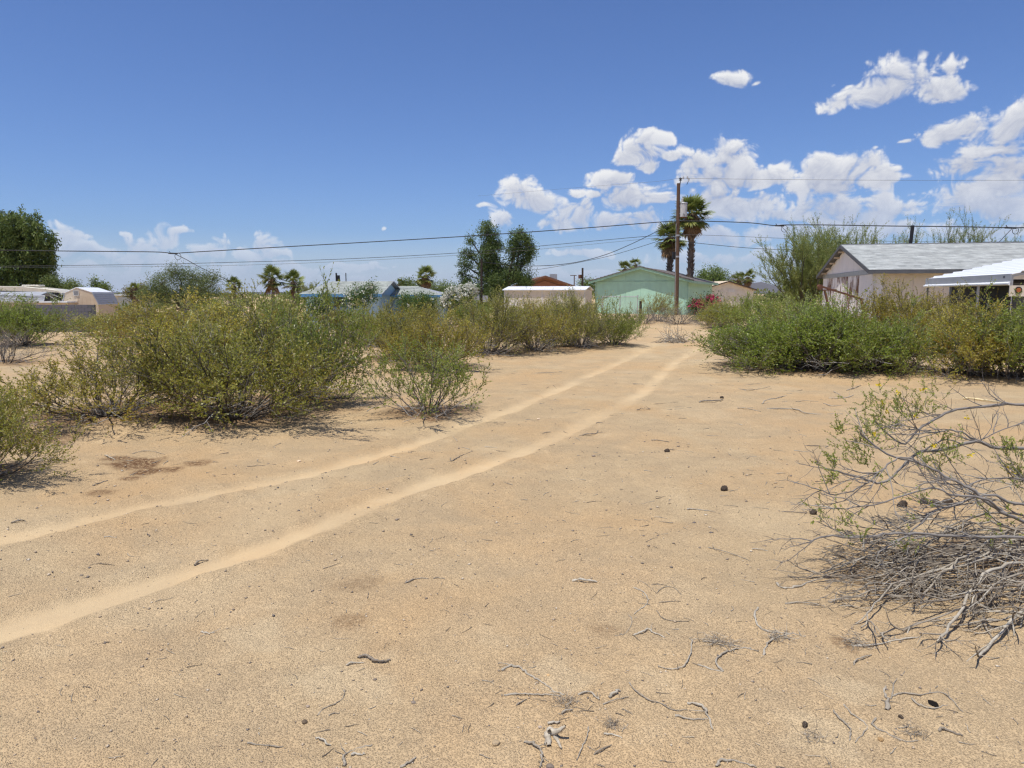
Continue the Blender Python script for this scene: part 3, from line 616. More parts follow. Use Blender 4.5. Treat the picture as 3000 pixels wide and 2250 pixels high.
# ------------------------------------------------------------------ trees
def blob_tree(name, label, foot, blobs, leaf, nclump, nleaf, sig, trunk_r=0.2, mat='treeleaf', colr=(1, 1, 1), droop=0.0, seed=1, lean=(0, 0), extra=None):
    """blobs: (x,y,z,rx,ry,rz) relative to the foot; clumps of leaf quads fill each blob's outer volume"""
    rg = np.random.default_rng(seed); e = empty(name, foot, 0, label, 'tree'); tk = Acc(); fo = Acc()
    top = max(b[2] for b in blobs); fork = np.array((lean[0] * 0.4, lean[1] * 0.4, top * 0.35))
    tr = np.stack([np.array((0, 0, -0.3)), fork * (0.5, 0.5, 0.45) + (0.05, 0, 0), fork])[None]
    tk.tube(rg, tr, trunk_r, trunk_r * 0.75, 8, (0.3, 0.5))
    vol = np.array([b[3] * b[4] * b[5] for b in blobs]) ** 0.7; cnt = np.maximum((nclump * vol / vol.sum()).astype(int), 6)
    for b, n in zip(blobs, cnt):
        c = np.array(b[:3]); R = np.array(b[3:6])
        lm = np.stack([fork + (c - fork) * u + rg.normal(0, 0.12, 3) * (u * (1 - u) * 4) for u in np.linspace(0, 1, 6)])[None]
        tk.tube(rg, lm, trunk_r * 0.55, trunk_r * 0.15, 6, (0.2, 0.6))
        q = nrm(rg.normal(size=(n, 3))) * (rg.uniform(0.12, 1.0, (n, 1)) ** 0.45) * (1 + 0.10 * rg.normal(size=(n, 1)))
        cc = c + q * R
        tw = np.stack([c + (cc - c) * u + rg.normal(0, 0.04, cc.shape) for u in (0.15, 0.5, 0.95)], 1)
        tk.tube(rg, tw[::2], trunk_r * 0.10, trunk_r * 0.03, 3, (0.2, 0.7))
        sg = sig * rg.uniform(0.6, 1.4, (n, 1, 1))
        off = rg.normal(size=(n, nleaf, 3)) * sg
        if droop: off[..., 2] = off[..., 2] * 0.6 - np.abs(rg.normal(size=(n, nleaf))) * droop; off[..., :2] *= 0.55
        pos = (cc[:, None] + off).reshape(-1, 3)
        ax = np.tile((0, 0, -1.0), (len(pos), 1)) if droop else nrm(off.reshape(-1, 3))
        tint = np.repeat(np.clip(0.45 + 0.24 * rg.normal(size=n) + 0.22 * q[:, 2], 0, 1), nleaf) + rg.normal(0, 0.13, len(pos))  # clumps lighter towards each blob's top paint the light on the crown
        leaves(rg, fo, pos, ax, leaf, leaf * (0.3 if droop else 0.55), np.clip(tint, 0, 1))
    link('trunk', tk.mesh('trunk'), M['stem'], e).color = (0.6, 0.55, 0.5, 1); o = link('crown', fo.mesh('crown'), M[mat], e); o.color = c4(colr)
    return e
def blobs_px(foot, Y, lst, depth=0.9):
    """(cx, cy, rx, ry) in photograph pixels at depth Y -> blobs relative to the foot"""
    out = []
    for (cx, cy, rx, ry) in lst:
        c = AT(cx, cy, Y); k = Y / FPX; out.append((c[0] - foot[0], 0.0 + 0.15 * rx * k * ((cx * 7) % 3 - 1), c[2] - foot[2], rx * k, max(rx, ry) * k * depth, ry * k))
    return out
def foot_at(px, Y):
    p = AT(px, HOR, Y); return np.array((p[0], Y, gz(p[0], Y)))
def pxtree(name, label, px, Y, lst, **kw):
    f = foot_at(px, Y); return blob_tree(name, label, f, blobs_px(f, Y, lst), **kw)
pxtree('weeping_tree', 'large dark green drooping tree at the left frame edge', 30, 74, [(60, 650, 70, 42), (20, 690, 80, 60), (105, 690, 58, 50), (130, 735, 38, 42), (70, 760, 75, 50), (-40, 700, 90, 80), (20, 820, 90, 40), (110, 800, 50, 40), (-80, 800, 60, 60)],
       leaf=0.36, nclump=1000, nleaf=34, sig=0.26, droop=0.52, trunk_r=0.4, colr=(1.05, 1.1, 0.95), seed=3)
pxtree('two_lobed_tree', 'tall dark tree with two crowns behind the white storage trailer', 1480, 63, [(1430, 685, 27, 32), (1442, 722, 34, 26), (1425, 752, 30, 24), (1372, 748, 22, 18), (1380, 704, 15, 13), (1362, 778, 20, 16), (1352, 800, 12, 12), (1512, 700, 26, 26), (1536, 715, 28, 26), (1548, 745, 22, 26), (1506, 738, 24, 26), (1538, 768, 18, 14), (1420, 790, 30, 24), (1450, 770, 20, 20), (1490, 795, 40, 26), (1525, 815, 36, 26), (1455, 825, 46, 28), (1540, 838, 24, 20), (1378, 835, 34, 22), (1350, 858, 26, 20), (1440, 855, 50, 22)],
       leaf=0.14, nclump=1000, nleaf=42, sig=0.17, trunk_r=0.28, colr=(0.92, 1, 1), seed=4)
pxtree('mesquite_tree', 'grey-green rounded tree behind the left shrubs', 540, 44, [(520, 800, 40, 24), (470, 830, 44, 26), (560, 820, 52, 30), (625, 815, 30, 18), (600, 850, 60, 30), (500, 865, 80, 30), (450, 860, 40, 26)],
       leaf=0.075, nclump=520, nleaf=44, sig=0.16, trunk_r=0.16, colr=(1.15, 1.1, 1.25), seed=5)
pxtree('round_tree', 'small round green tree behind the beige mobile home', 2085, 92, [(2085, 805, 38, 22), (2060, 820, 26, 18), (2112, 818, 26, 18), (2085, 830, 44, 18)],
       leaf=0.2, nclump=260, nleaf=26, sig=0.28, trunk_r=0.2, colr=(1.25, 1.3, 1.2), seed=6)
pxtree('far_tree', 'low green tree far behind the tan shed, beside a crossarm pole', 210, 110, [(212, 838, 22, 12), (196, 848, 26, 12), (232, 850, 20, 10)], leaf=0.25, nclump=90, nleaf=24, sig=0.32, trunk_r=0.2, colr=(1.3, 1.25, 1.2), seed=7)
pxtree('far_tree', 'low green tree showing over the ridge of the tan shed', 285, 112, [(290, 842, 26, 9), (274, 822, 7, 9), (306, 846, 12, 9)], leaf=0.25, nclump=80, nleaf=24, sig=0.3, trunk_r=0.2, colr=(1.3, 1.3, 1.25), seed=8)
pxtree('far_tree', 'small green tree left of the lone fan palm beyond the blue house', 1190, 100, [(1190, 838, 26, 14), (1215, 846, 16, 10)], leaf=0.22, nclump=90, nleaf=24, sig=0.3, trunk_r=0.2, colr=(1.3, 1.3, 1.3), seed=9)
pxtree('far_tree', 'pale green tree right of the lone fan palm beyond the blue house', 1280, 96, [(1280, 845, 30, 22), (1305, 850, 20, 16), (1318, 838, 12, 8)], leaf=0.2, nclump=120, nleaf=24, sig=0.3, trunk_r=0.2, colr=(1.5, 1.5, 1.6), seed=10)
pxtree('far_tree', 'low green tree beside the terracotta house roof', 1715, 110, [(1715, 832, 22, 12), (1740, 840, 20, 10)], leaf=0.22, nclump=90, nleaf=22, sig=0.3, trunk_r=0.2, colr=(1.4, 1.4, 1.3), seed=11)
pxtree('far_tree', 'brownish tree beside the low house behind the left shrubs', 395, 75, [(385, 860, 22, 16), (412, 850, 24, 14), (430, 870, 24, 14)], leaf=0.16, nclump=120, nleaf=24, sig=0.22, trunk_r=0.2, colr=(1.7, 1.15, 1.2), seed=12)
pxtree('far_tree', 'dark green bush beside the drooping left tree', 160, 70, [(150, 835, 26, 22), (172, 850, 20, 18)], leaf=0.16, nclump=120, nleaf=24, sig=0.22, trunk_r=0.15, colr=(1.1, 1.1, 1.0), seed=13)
# oleanders and the pink bush
def flower_bush(name, label, px, Y, lst, fmat, nfl, leafc, seed, flz=0.0):
    e = pxtree(name, label, px, Y, lst, leaf=0.11, nclump=130, nleaf=30, sig=0.17, trunk_r=0.06, colr=leafc, seed=seed); e['category'] = 'bush'
    rg = np.random.default_rng(seed); fo = Acc(); B = blobs_px(np.array(e.location), Y, lst); pos = []
    for b in B:
        q = nrm(rg.normal(size=(nfl, 3)) + (0, -0.7, 0.5)) * rg.uniform(0.85, 1.12, (nfl, 1)); c = np.array(b[:3]) + q * np.array(b[3:6])
        pos.append((c[:, None] + rg.normal(0, 0.06, (nfl, 9, 3))).reshape(-1, 3))
    pos = np.concatenate(pos); leaves(rg, fo, pos, rg.normal(size=pos.shape), 0.11, 0.10, rg.uniform(0, 1, len(pos)))
    link('flowers', fo.mesh('flowers'), M[fmat], e)
flower_bush('oleander_bush', 'white flowering oleander left of the meter pole', 1345, 46, [(1345, 866, 42, 28), (1375, 852, 22, 18), (1320, 882, 28, 20)], 'flower', 110, (1.0, 1.15, 1.0), 71)
flower_bush('oleander_bush', 'oleander with few white flowers in front of the blue house roof', 1060, 46, [(1060, 868, 40, 26), (1085, 848, 22, 14), (1030, 880, 30, 20)], 'flower', 14, (0.9, 1.1, 1.1), 72)
flower_bush('oleander_bush', 'oleander with few white flowers before the blue house wall', 945, 45, [(945, 885, 26, 22), (930, 900, 24, 16)], 'flower', 8, (1.0, 1.15, 1.2), 73)
flower_bush('bougainvillea', 'pink flowering bush beside the foot of the utility pole', 2065, 45, [(2040, 895, 22, 16), (2082, 885, 22, 18), (2060, 905, 36, 18)], 'pink', 26, (0.9, 1, 1), 74)
flower_bush('oleander_bush', 'dark green oleander under the right wing of the blue house', 1205, 47, [(1205, 885, 50, 20), (1250, 882, 30, 18)], 'flower', 4, (0.8, 1.0, 0.9), 75)

def wispy_tree(name, label, px, Y, htop, width, seed, ns=9, colr=(1, 1, 1), dens=1.0):
    """palo verde: many thin upswept green twigs"""
    rg = np.random.default_rng(seed); f = foot_at(px, Y); e = empty(name, f, 0, label, 'tree'); st = Acc(); fo = Acc(); H = htop
    an = rg.uniform(0, 6.28, ns); tl = rg.uniform(0.15, 0.75, ns) * width
    d = np.column_stack([np.cos(an) * tl, np.sin(an) * tl, np.ones(ns)])
    S = grow(rg, np.tile((0, 0, -0.1), (ns, 1)), d, H * rg.uniform(0.6, 0.8, ns), 7, 0.12, (0, 0, 0.2)); st.tube(rg, S, 0.07, 0.02, 6, (0.2, 0.6))
    p, dd, t = kids(rg, S, 9, 0.25, 1.0, 0.8, (0, 0, 0.3)); B = grow(rg, p, dd, 0.32 * H * rg.uniform(0.6, 1.1, len(p)), 5, 0.13, (0, 0, 0.35)); st.tube(rg, B, 0.018, 0.006, 4, (0.2, 0.6))
    p, dd, t = kids(rg, B, int(9 * dens), 0.2, 1.0, 0.6, (0, 0, 0.35)); C = grow(rg, p, dd, 0.13 * H * rg.uniform(0.5, 1.3, len(p)), 4, 0.12, (0, 0, 0.2))
    fo.tube(rg, C, 0.009, 0.004, 3, (0.2, 0.7))
    tt = rg.uniform(0.05, 1, (len(C), 22)); pos, T = along(C, tt); pos = pos.reshape(-1, 3) + rg.normal(0, 0.03, (C.shape[0] * 22, 3))
    leaves(rg, fo, pos, T.reshape(-1, 3), 0.085, 0.030, np.clip(np.repeat(rg.normal(0.5, 0.2, len(C)), 22) + rg.normal(0, 0.15, len(pos)), 0, 1))
    link('trunk', st.mesh('trunk'), M['stem'], e).color = (0.7, 0.75, 0.5, 1); link('crown', fo.mesh('crown'), M['wispleaf'], e).color = c4(colr)
wispy_tree('palo_verde_tree', 'feathery pale green tree left of the white house gable', 2372, 46, 5.7, 1.0, 81, 20, (1.1, 1.08, 1.0), 1.6)
wispy_tree('palo_verde_tree', 'feathery pale green tree rising behind the white house gable', 2470, 52, 7.0, 1.0, 82, 18, (1.05, 1.05, 0.95), 1.4)
wispy_tree('palo_verde_tree', 'wispy tree tops over the white house roof left of the ridge centre', 2690, 52, 6.6, 0.8, 83, 6, (0.9, 0.92, 0.9), 0.8)
wispy_tree('palo_verde_tree', 'wispy tree tops over the middle of the white house roof', 2790, 53, 7.6, 0.9, 84, 8, (0.9, 0.92, 0.9))
wispy_tree('palo_verde_tree', 'wispy tree tops over the white house roof at the right frame edge', 2980, 54, 7.0, 0.8, 85, 6, (0.9, 0.92, 0.9), 0.7)
wispy_tree('palo_verde_tree', 'thin yellow-green tree behind the left end of the blue house roof', 915, 80, 4.2, 0.9, 86, 7, (1.1, 1.05, 1.0))

# ------------------------------------------------------------------ fan palms
def frond_mesh(seed, dead=False):
    rg = np.random.default_rng(seed); fo = Acc(); n = 26
    pet = np.array([[(0, 0, 0), (0.45, 0, 0.05), (0.9, 0, 0.02)]], float); fo.tube(rg, pet, 0.035, 0.02, 4, (0.75, 0.95))
    a = np.linspace(-1.9, 1.9, n) + rg.normal(0, 0.03, n); L = (0.95 - 0.12 * np.abs(a)) * rg.uniform(0.85, 1.08, n)
    d = np.column_stack([np.cos(a), np.sin(a), 0.10 * np.cos(2 * a) + rg.normal(0, 0.05, n)])
    P = np.zeros((n, 4, 3)); P[:, 0] = (0.88, 0, 0.02)
    for i in range(1, 4): P[:, i] = P[:, i - 1] + d * (L / 3)[:, None]; d = nrm(d + np.array((0, 0, -0.28)) * i * 0.5)
    side = nrm(np.cross(d, (0, 0, 1.0))); W = np.array((0.02, 0.055, 0.045, 0.006))
    V = np.stack([P + side[:, None] * W[None, :, None], P - side[:, None] * W[None, :, None] + (0, 0, 0.012)], 2).reshape(-1, 3)
    i0 = (np.arange(n)[:, None] * 4 + np.arange(3)[None]) * 2
    Q = np.stack([i0, i0 + 1, i0 + 3, i0 + 2], -1).reshape(-1, 4); fo.add(V, Q, np.repeat(np.clip(rg.normal(0.45, 0.2, n), 0, 1), 3))
    return fo.mesh('frond')
FR = [frond_mesh(i) for i in (1, 2, 3)]
for f in FR: f.materials.append(M['frond'])
FRD = [frond_mesh(i) for i in (7, 8)]
for f in FRD: f.materials.append(M['deadfrond'])
def palm(label, px, Y, crown_py, size, trunk_r, seed, nf=26, skirt=1.0, stubs=True, ndead=6):
    rg = np.random.default_rng(seed); f = foot_at(px, Y); z = AT(px, crown_py, Y)[2] - f[2]
    e = empty('fan_palm', f, 0, label, 'palm'); tk = Acc()
    k = 9; P = np.column_stack([0.10 * np.sin(np.linspace(0, 2, k)), np.zeros(k), np.linspace(-0.2, z, k)])[None]
    tk.tube(rg, P, trunk_r * 1.15, trunk_r * 0.9, 12, (0.3, 0.6))
    if stubs:                                   # cut leaf bases all the way up
        n = int(z * 46); zz = rg.uniform(0.3, z, n); an = rg.uniform(0, 6.28, n); o = np.column_stack([np.cos(an), np.sin(an), np.zeros(n)])
        b = o * trunk_r * 0.92 + np.column_stack([0.10 * np.sin(2 * zz / z), np.zeros(n), zz])
        S = np.stack([b, b + o * 0.07 + (0, 0, 0.05), b + o * 0.13 + (0, 0, 0.18)], 1); tk.tube(rg, S, 0.055, 0.018, 4, (0.1, 1.0))
    link('trunk', tk.mesh('trunk'), M['palmtrunk'], e)
    top = np.array((0.10 * math.sin(2.0), 0, z))
    if skirt:
        sk = Acc(); n = int(330 * skirt); an = rg.uniform(0, 6.28, n); o = np.column_stack([np.cos(an), np.sin(an), np.zeros(n)]); h0 = rg.uniform(-0.5, 0.25, (n, 1))
        rr = (trunk_r + 0.06 + 0.34 * size * rg.uniform(0.1, 1, (n, 1)))
        a0 = top + o * rr * 0.35 + (0, 0, 1) * h0; a1 = top + o * rr + (0, 0, 1) * (h0 - 0.35 * size); a2 = top + o * rr * 0.9 + (0, 0, 1) * (h0 - rg.uniform(0.7, 1.5, (n, 1)) * size * skirt)
        sk.tube(rg, np.stack([a0, a1, a2], 1), 0.05 * size, 0.012, 3, (0, 1))
        tag(link('dead_skirt', sk.mesh('skirt'), M['deadfrond'], e), kind='stuff')
    for i in range(nf + ndead):
        dead = i >= nf; me = (FRD if dead else FR)[i % (2 if dead else 3)]
        o = link('dead_frond' if dead else 'frond', me, None, e); u = i / nf
        el = (-1.25 + 0.3 * rg.uniform()) if dead else (1.35 - 2.05 * u ** 0.9 + rg.normal(0, 0.12)); a = i * 2.399 + rg.normal(0, 0.2)
        o.rotation_euler = (rg.normal(0, 0.25), -el, a); s = size * rg.uniform(0.85, 1.1); o.scale = (s, s, s); o.location = top + np.array((0, 0, 0.25 * (1 - u) - 0.1))
        v = rg.uniform(0.75, 1.15); o.color = (v * (1.15 if u > 0.75 else 1), v, v * 0.9, 1)
palm('taller of the two fan palms, right beside the utility pole', 2018, 66, 634, 1.12, 0.25, 1, 36, 0.95)
palm('shorter fan palm left of the utility pole with a thick skirt', 1957, 70, 702, 1.0, 0.26, 2, 30, 1.05)
palm('leftmost small fan palm above the left shrubs', 683, 62, 838, 0.5, 0.13, 3, 20, 0.2, False, 2)
palm('broad small fan palm in the middle of the three left of the blue house', 797, 60, 822, 0.68, 0.13, 4, 24, 0.25, False, 3)
palm('small fan palm nearest the left end of the blue house', 858, 60, 830, 0.6, 0.13, 5, 20, 0.25, False, 3)
palm('lone fan palm with stout trunk beyond the right wing of the blue house', 1246, 84, 812, 0.78, 0.34, 6, 22, 0.2, False, 3)
palm('thin fan palm close left of the lone stout one', 1229, 100, 824, 0.5, 0.15, 7, 12, 0.9, False, 3)
palm('fan palm crown low above the far trees beyond the blue house', 1173, 100, 834, 0.5, 0.25, 8, 14, 0.3, False, 2)
palm('left fan palm crown over the green house roof', 1828, 95, 792, 0.75, 0.25, 9, 18, 0.4, False, 2)
palm('right fan palm crown over the green house ridge', 1858, 98, 777, 0.62, 0.25, 10, 16, 0.2, False, 1)
palm('left fan palm crown behind the beige mobile home', 2160, 105, 822, 0.7, 0.25, 11, 16, 0.3, False, 2)
palm('right fan palm crown behind the beige mobile home', 2188, 102, 816, 0.75, 0.25, 12, 18, 0.4, False, 3)
palm('dark fan palm beside the far low house on the left', 392, 72, 850, 0.45, 0.2, 13, 14, 0.8, False, 3)
# ------------------------------------------------------------------ buildings
def streaked(name, col, st):
    m, t, b = newmat(name); co = t.node('ShaderNodeTexCoord').outputs['Object']
    n = t.noise(t.vmath('MULTIPLY', co, (5.0, 5.0, 0.55)), 1.6, 5.0, 0.7); big = t.noise(co, 0.9, 3.0, 0.6)
    k = t.rng(t.math('ADD', n, t.math('MULTIPLY', t.math('SUBTRACT', big, 0.5), 0.5)), 0.49, 0.56, 0, 1, True)
    t.l.new(t.mix(k, c4(col), c4(st)), b.inputs['Base Color']); return m
M['white_wall'] = plain('weathered_white_siding', (0.80, 0.79, 0.77), 0.75, 0.12, 1.5, stain=((0.30, 0.20, 0.13), 0.70))
M['stain_wall'] = plain('peeling_white_siding', (0.76, 0.73, 0.69), 0.8, 0.2, 1.1, stain=((0.15, 0.075, 0.04), 0.515))
M['streak'] = streaked('rust_streaked_siding', (0.80, 0.78, 0.75), (0.17, 0.085, 0.045))
M['white_trim'] = plain('white_trim', (0.68, 0.68, 0.66), 0.6, 0.15, 2.0)
M['dark_trim'] = plain('dark_grey_fascia', (0.11, 0.115, 0.125), 0.7, 0.3, 3.0)
M['black'] = plain('black_iron', (0.018, 0.018, 0.02), 0.55, 0.3, 4.0)
M['metal_white'] = plain('white_sheet_metal', (0.78, 0.80, 0.82), 0.38, 0.06, 1.0, spec=0.5)
M['galv'] = plain('galvanised_steel', (0.50, 0.51, 0.52), 0.45, 0.2, 5.0, metal=0.5)
M['rust'] = plain('rusted_steel', (0.16, 0.075, 0.045), 0.85, 0.45, 8.0, bumps=0.004)
M['green'] = plain('mint_green_siding', (0.42, 0.67, 0.52), 0.75, 0.14, 1.2)
M['green_trim'] = plain('green_batten', (0.34, 0.55, 0.43), 0.75, 0.2, 2.0)
M['tan'] = plain('tan_siding', (0.60, 0.49, 0.36), 0.75, 0.12, 2.0)
M['beige'] = plain('beige_siding', (0.72, 0.68, 0.60), 0.75, 0.15, 2.0)
M['cream'] = plain('cream_siding', (0.70, 0.63, 0.51), 0.75, 0.12, 1.5)
M['terra'] = plain('terracotta_stucco', (0.36, 0.17, 0.095), 0.85, 0.15, 2.0)
M['terra_roof'] = plain('brown_roof_edge', (0.20, 0.10, 0.065), 0.85, 0.3, 3.0)
M['blue_wall'] = plain('pale_blue_wall', (0.40, 0.58, 0.70), 0.75, 0.1, 2.0)
M['blue_trim'] = plain('blue_trim', (0.10, 0.26, 0.50), 0.6, 0.15, 2.0)
M['wood'] = plain('pole_wood', (0.125, 0.075, 0.048), 0.85, 0.4, 3.0, bumps=0.01)
M['darkpost'] = plain('dark_wood_post', (0.05, 0.038, 0.03), 0.9, 0.4, 6.0, bumps=0.01)
M['block'] = plain('grey_block', (0.135, 0.135, 0.155), 0.9, 0.2, 3.0)
M['grey_roof_and_shade'] = plain('grey_metal_and_shade', (0.36, 0.375, 0.40), 0.5, 0.12, 2.0)  # real grey roofs, and shade painted on white metal sides
M['brown_panel'] = plain('brown_panel', (0.06, 0.035, 0.028), 0.7, 0.3, 4.0)
M['glass'] = plain('dark_glass', (0.02, 0.024, 0.03), 0.08, 0.1, 3.0, spec=0.6)
M['transformer'] = plain('grey_transformer', (0.50, 0.50, 0.51), 0.5, 0.15, 5.0, stain=((0.08, 0.075, 0.08), 0.57))
M['porcelain'] = plain('porcelain', (0.42, 0.40, 0.38), 0.3, 0.2, 6.0, spec=0.5)
M['cable'] = plain('black_cable', (0.028, 0.030, 0.034), 0.6, 0.2, 2.0)
M['wire'] = plain('bare_wire', (0.10, 0.10, 0.11), 0.5, 0.2, 2.0)
M['orange'] = plain('rusty_orange', (0.42, 0.13, 0.04), 0.7, 0.3, 9.0)
M['rv_cream'] = plain('cream_gelcoat', (0.62, 0.58, 0.48), 0.35, 0.1, 2.0, spec=0.5)

def shingles(parent, o, ux, us, L, S, mat, course=0.15, tab=0.32, x0=lambda s: 0.0, x1=None, seed=0, name='shingle_course', colr=(1, 1, 1)):
    """courses of tabs on the slope o + ux*x + us*s, each course a part of its own"""
    rg = np.random.default_rng(seed); ux = np.array(ux, float); us = np.array(us, float); nn = np.cross(ux, us); nn /= np.linalg.norm(nn)
    if nn[2] < 0: nn = -nn
    x1 = x1 or (lambda s: L); nc = int(S / course)
    for c in range(nc):
        s0 = c * course; a = x0(s0); b = x1(s0)
        if b - a < 0.3: break
        n = max(int((b - a) / tab), 1); e = np.linspace(a, b, n + 1) + np.concatenate([[0], rg.uniform(-0.06, 0.06, max(n - 1, 0)), [0]])
        lo = 0.010 + rg.uniform(0, 0.006, n); ds = rg.uniform(-0.012, 0.012, n); V = []
        for i in range(n):
            for (x, s, h) in ((e[i], s0 + ds[i], 0.0), (e[i + 1], s0 + ds[i], 0.0), (e[i + 1], s0 + ds[i], lo[i]), (e[i], s0 + ds[i], lo[i]), (e[i + 1], s0 + course + 0.02, 0.004), (e[i], s0 + course + 0.02, 0.004)):
                V.append(np.array(o) + ux * x + us * s + nn * h)
        k = np.arange(n)[:, None] * 6; Q = np.concatenate([k + (0, 1, 2, 3), k + (3, 2, 4, 5)]); t = rg.uniform(0, 1, n) * 0.7 + rg.uniform(0, 0.3)
        link(name, mk(name, V, Q, tint=np.concatenate([t * 0.3, t])), mat, parent).color = c4(colr)
def gable_house(e, W, D, hw, rise, ov, ovg, mats, wall_t=0.12, roof_t=0.10, fasc=0.16):
    """local x: along the ridge 0..W, y: across 0..D; ridge at D/2. wall, roof slabs, fascias"""
    wm, rm, fm = mats
    MB().box(0, W, 0, D, -0.3, hw).build('wall', wm, e)
    pk = hw + rise
    for x in (0.0, W - wall_t): MB().prism([(x, 0.01, hw + 0.002), (x, D - 0.01, hw + 0.002), (x, D / 2, pk)], (wall_t, 0, 0)).build('gable_wall', wm, e)
    sl = rise / (D / 2)
    for sgn in (1, -1):
        y0 = -ov if sgn > 0 else D + ov; z0 = hw - sl * ov
        MB().prism([(-ovg, y0, z0 + 0.02), (-ovg, D / 2, pk + 0.02), (-ovg, D / 2, pk + 0.02 + roof_t), (-ovg, y0, z0 + 0.02 + roof_t)], (W + 2 * ovg, 0, 0)).build('roof_slab', rm, e)
        MB().box(-ovg, W + ovg, *(sorted((y0 - 0.025 * sgn, y0 - 0.003 * sgn))), z0 - fasc + 0.12, z0 + roof_t).build('eave_fascia', fm, e)
        for x in (-ovg - 0.028, W + ovg + 0.003):
            MB().prism([(x, y0, z0 + 0.06 - fasc * 0.6), (x, D / 2, pk + 0.06 - fasc * 0.6), (x, D / 2, pk + 0.03 + roof_t), (x, y0, z0 + 0.03 + roof_t)], (0.025, 0, 0)).build('rake_board', fm, e)
    return pk, sl
def base_at(px, Y):
    p = AT(px, HOR, Y); return (p[0], Y, gz(p[0], Y))

# --- white house on the right
nc = np.array(((2548 - CX) / FPX * 32.0, 32.0)); fc_ = np.array(((2404 - CX) / FPX * 42.0, 42.0)); gd = fc_ - nc; DW = float(np.linalg.norm(gd)); ang = math.atan2(-gd[0], gd[1])
wh = empty('white_house', (nc[0], nc[1], gz(*nc)), ang, 'long white house with pale grey shingle roof and stained gable wall on the right', 'house')
gb = gz(*nc); HW = 2.62 - gb; RISE = 1.30; pk, sl = gable_house(wh, 17.0, DW, HW, RISE, 0.42, 0.30, (M['white_wall'], M['dark_trim'], M['dark_trim']))
sv = np.array((0, DW / 2, RISE)); slen = float(np.linalg.norm(sv)); sv /= slen
shingles(wh, np.array((-0.29, -0.42, HW - sl * 0.42 + 0.125)), (1, 0, 0), sv, 17.58, slen * (1 + 0.42 / (DW / 2)), M['shingle'], seed=1, colr=(0.86, 0.86, 0.87))
shingles(wh, np.array((-0.29, DW + 0.42, HW - sl * 0.42 + 0.125)), (1, 0, 0), sv * (1, -1, 1), 17.58, slen * (1 + 0.42 / (DW / 2)), M['shingle'], course=0.3, tab=0.6, seed=2)
rc = MB()
for i in range(58): rc.prism([(-0.29 + i * 0.305, DW / 2 - 0.13, pk + 0.10), (-0.29 + i * 0.305, DW / 2, pk + 0.155 + 0.012 * (i % 2)), (-0.29 + i * 0.305, DW / 2 + 0.13, pk + 0.10)], (0.29, 0, 0))
tag(rc.build('ridge_cap', M['dark_trim'], wh), kind='stuff'); rcm = M['shingle']
n_p = 9
for i in range(n_p):                                                    # upright siding sheets on the gable end, upper and lower row
    y0 = i * DW / n_p + 0.008; y1 = (i + 1) * DW / n_p - 0.008
    MB().box(-0.022, -0.003, y0, y1, 0.0, HW - 0.16).build('siding_panel', M['streak' if 1 < i < 8 else 'white_wall'], wh)
    za = HW + 0.06; f = lambda y: HW + RISE * (1 - abs(y - DW / 2) / (DW / 2)) - 0.05
    pts = [(-0.022, y0, za), (-0.022, y1, za)] + [(-0.022, y1, max(f(y1), za + 0.01))] + ([(-0.022, DW / 2, f(DW / 2))] if y0 < DW / 2 < y1 else []) + [(-0.022, y0, max(f(y0), za + 0.01))]
    MB().prism(pts, (0.019, 0, 0)).build('siding_panel', M['white_wall'], wh)
MB().box(-0.05, -0.024, -0.02, DW + 0.02, HW - 0.15, HW + 0.05).build('band_board', M['galv'], wh)
for i in range(12): MB().box(0.4 + i * 1.2, 1.585 + i * 1.2, -0.022, -0.003, 0.05, HW - 0.05).build('siding_panel', M['cream' if i < 3 else 'white_wall'], wh)
MB().box(-0.045, 0.09, -0.05, -0.024, 0, HW).build('corner_board', M['white_trim'], wh)
for (x, w_, z0, z1) in ((3.2, 1.2, 0.9, 2.0), (6.3, 0.95, 0.0, 2.05), (8.6, 1.5, 0.9, 2.0)):
    fr = MB(); fr.box(x, x + w_, -0.055, -0.024, z0, z0 + 0.06).box(x, x + w_, -0.055, -0.024, z1 - 0.06, z1).box(x, x + 0.06, -0.055, -0.024, z0 + 0.06, z1 - 0.06).box(x + w_ - 0.06, x + w_, -0.055, -0.024, z0 + 0.06, z1 - 0.06)
    wdo = fr.build('window', M['white_trim'], wh); MB().box(x + 0.06, x + w_ - 0.06, -0.04, -0.026, z0 + 0.06, z1 - 0.06).build('pane', M['glass'], wdo)
for i in range(5):
    y = 0.9 + i * 0.95; z = HW + sl * y - 0.10
    MB().box(-0.29, -0.03, DW - y - 0.04, DW - y + 0.04, z - 0.06, z + 0.02).build('lookout_beam', M['tan'], wh)
px_ = 2586; xx = 2.2; MB().rod((3.0, DW / 2 + 0.4, pk - 0.3), (3.07, DW / 2 + 0.4, pk + 1.05), 0.085, 0.085, 12).build('stove_pipe', M['black'], wh)

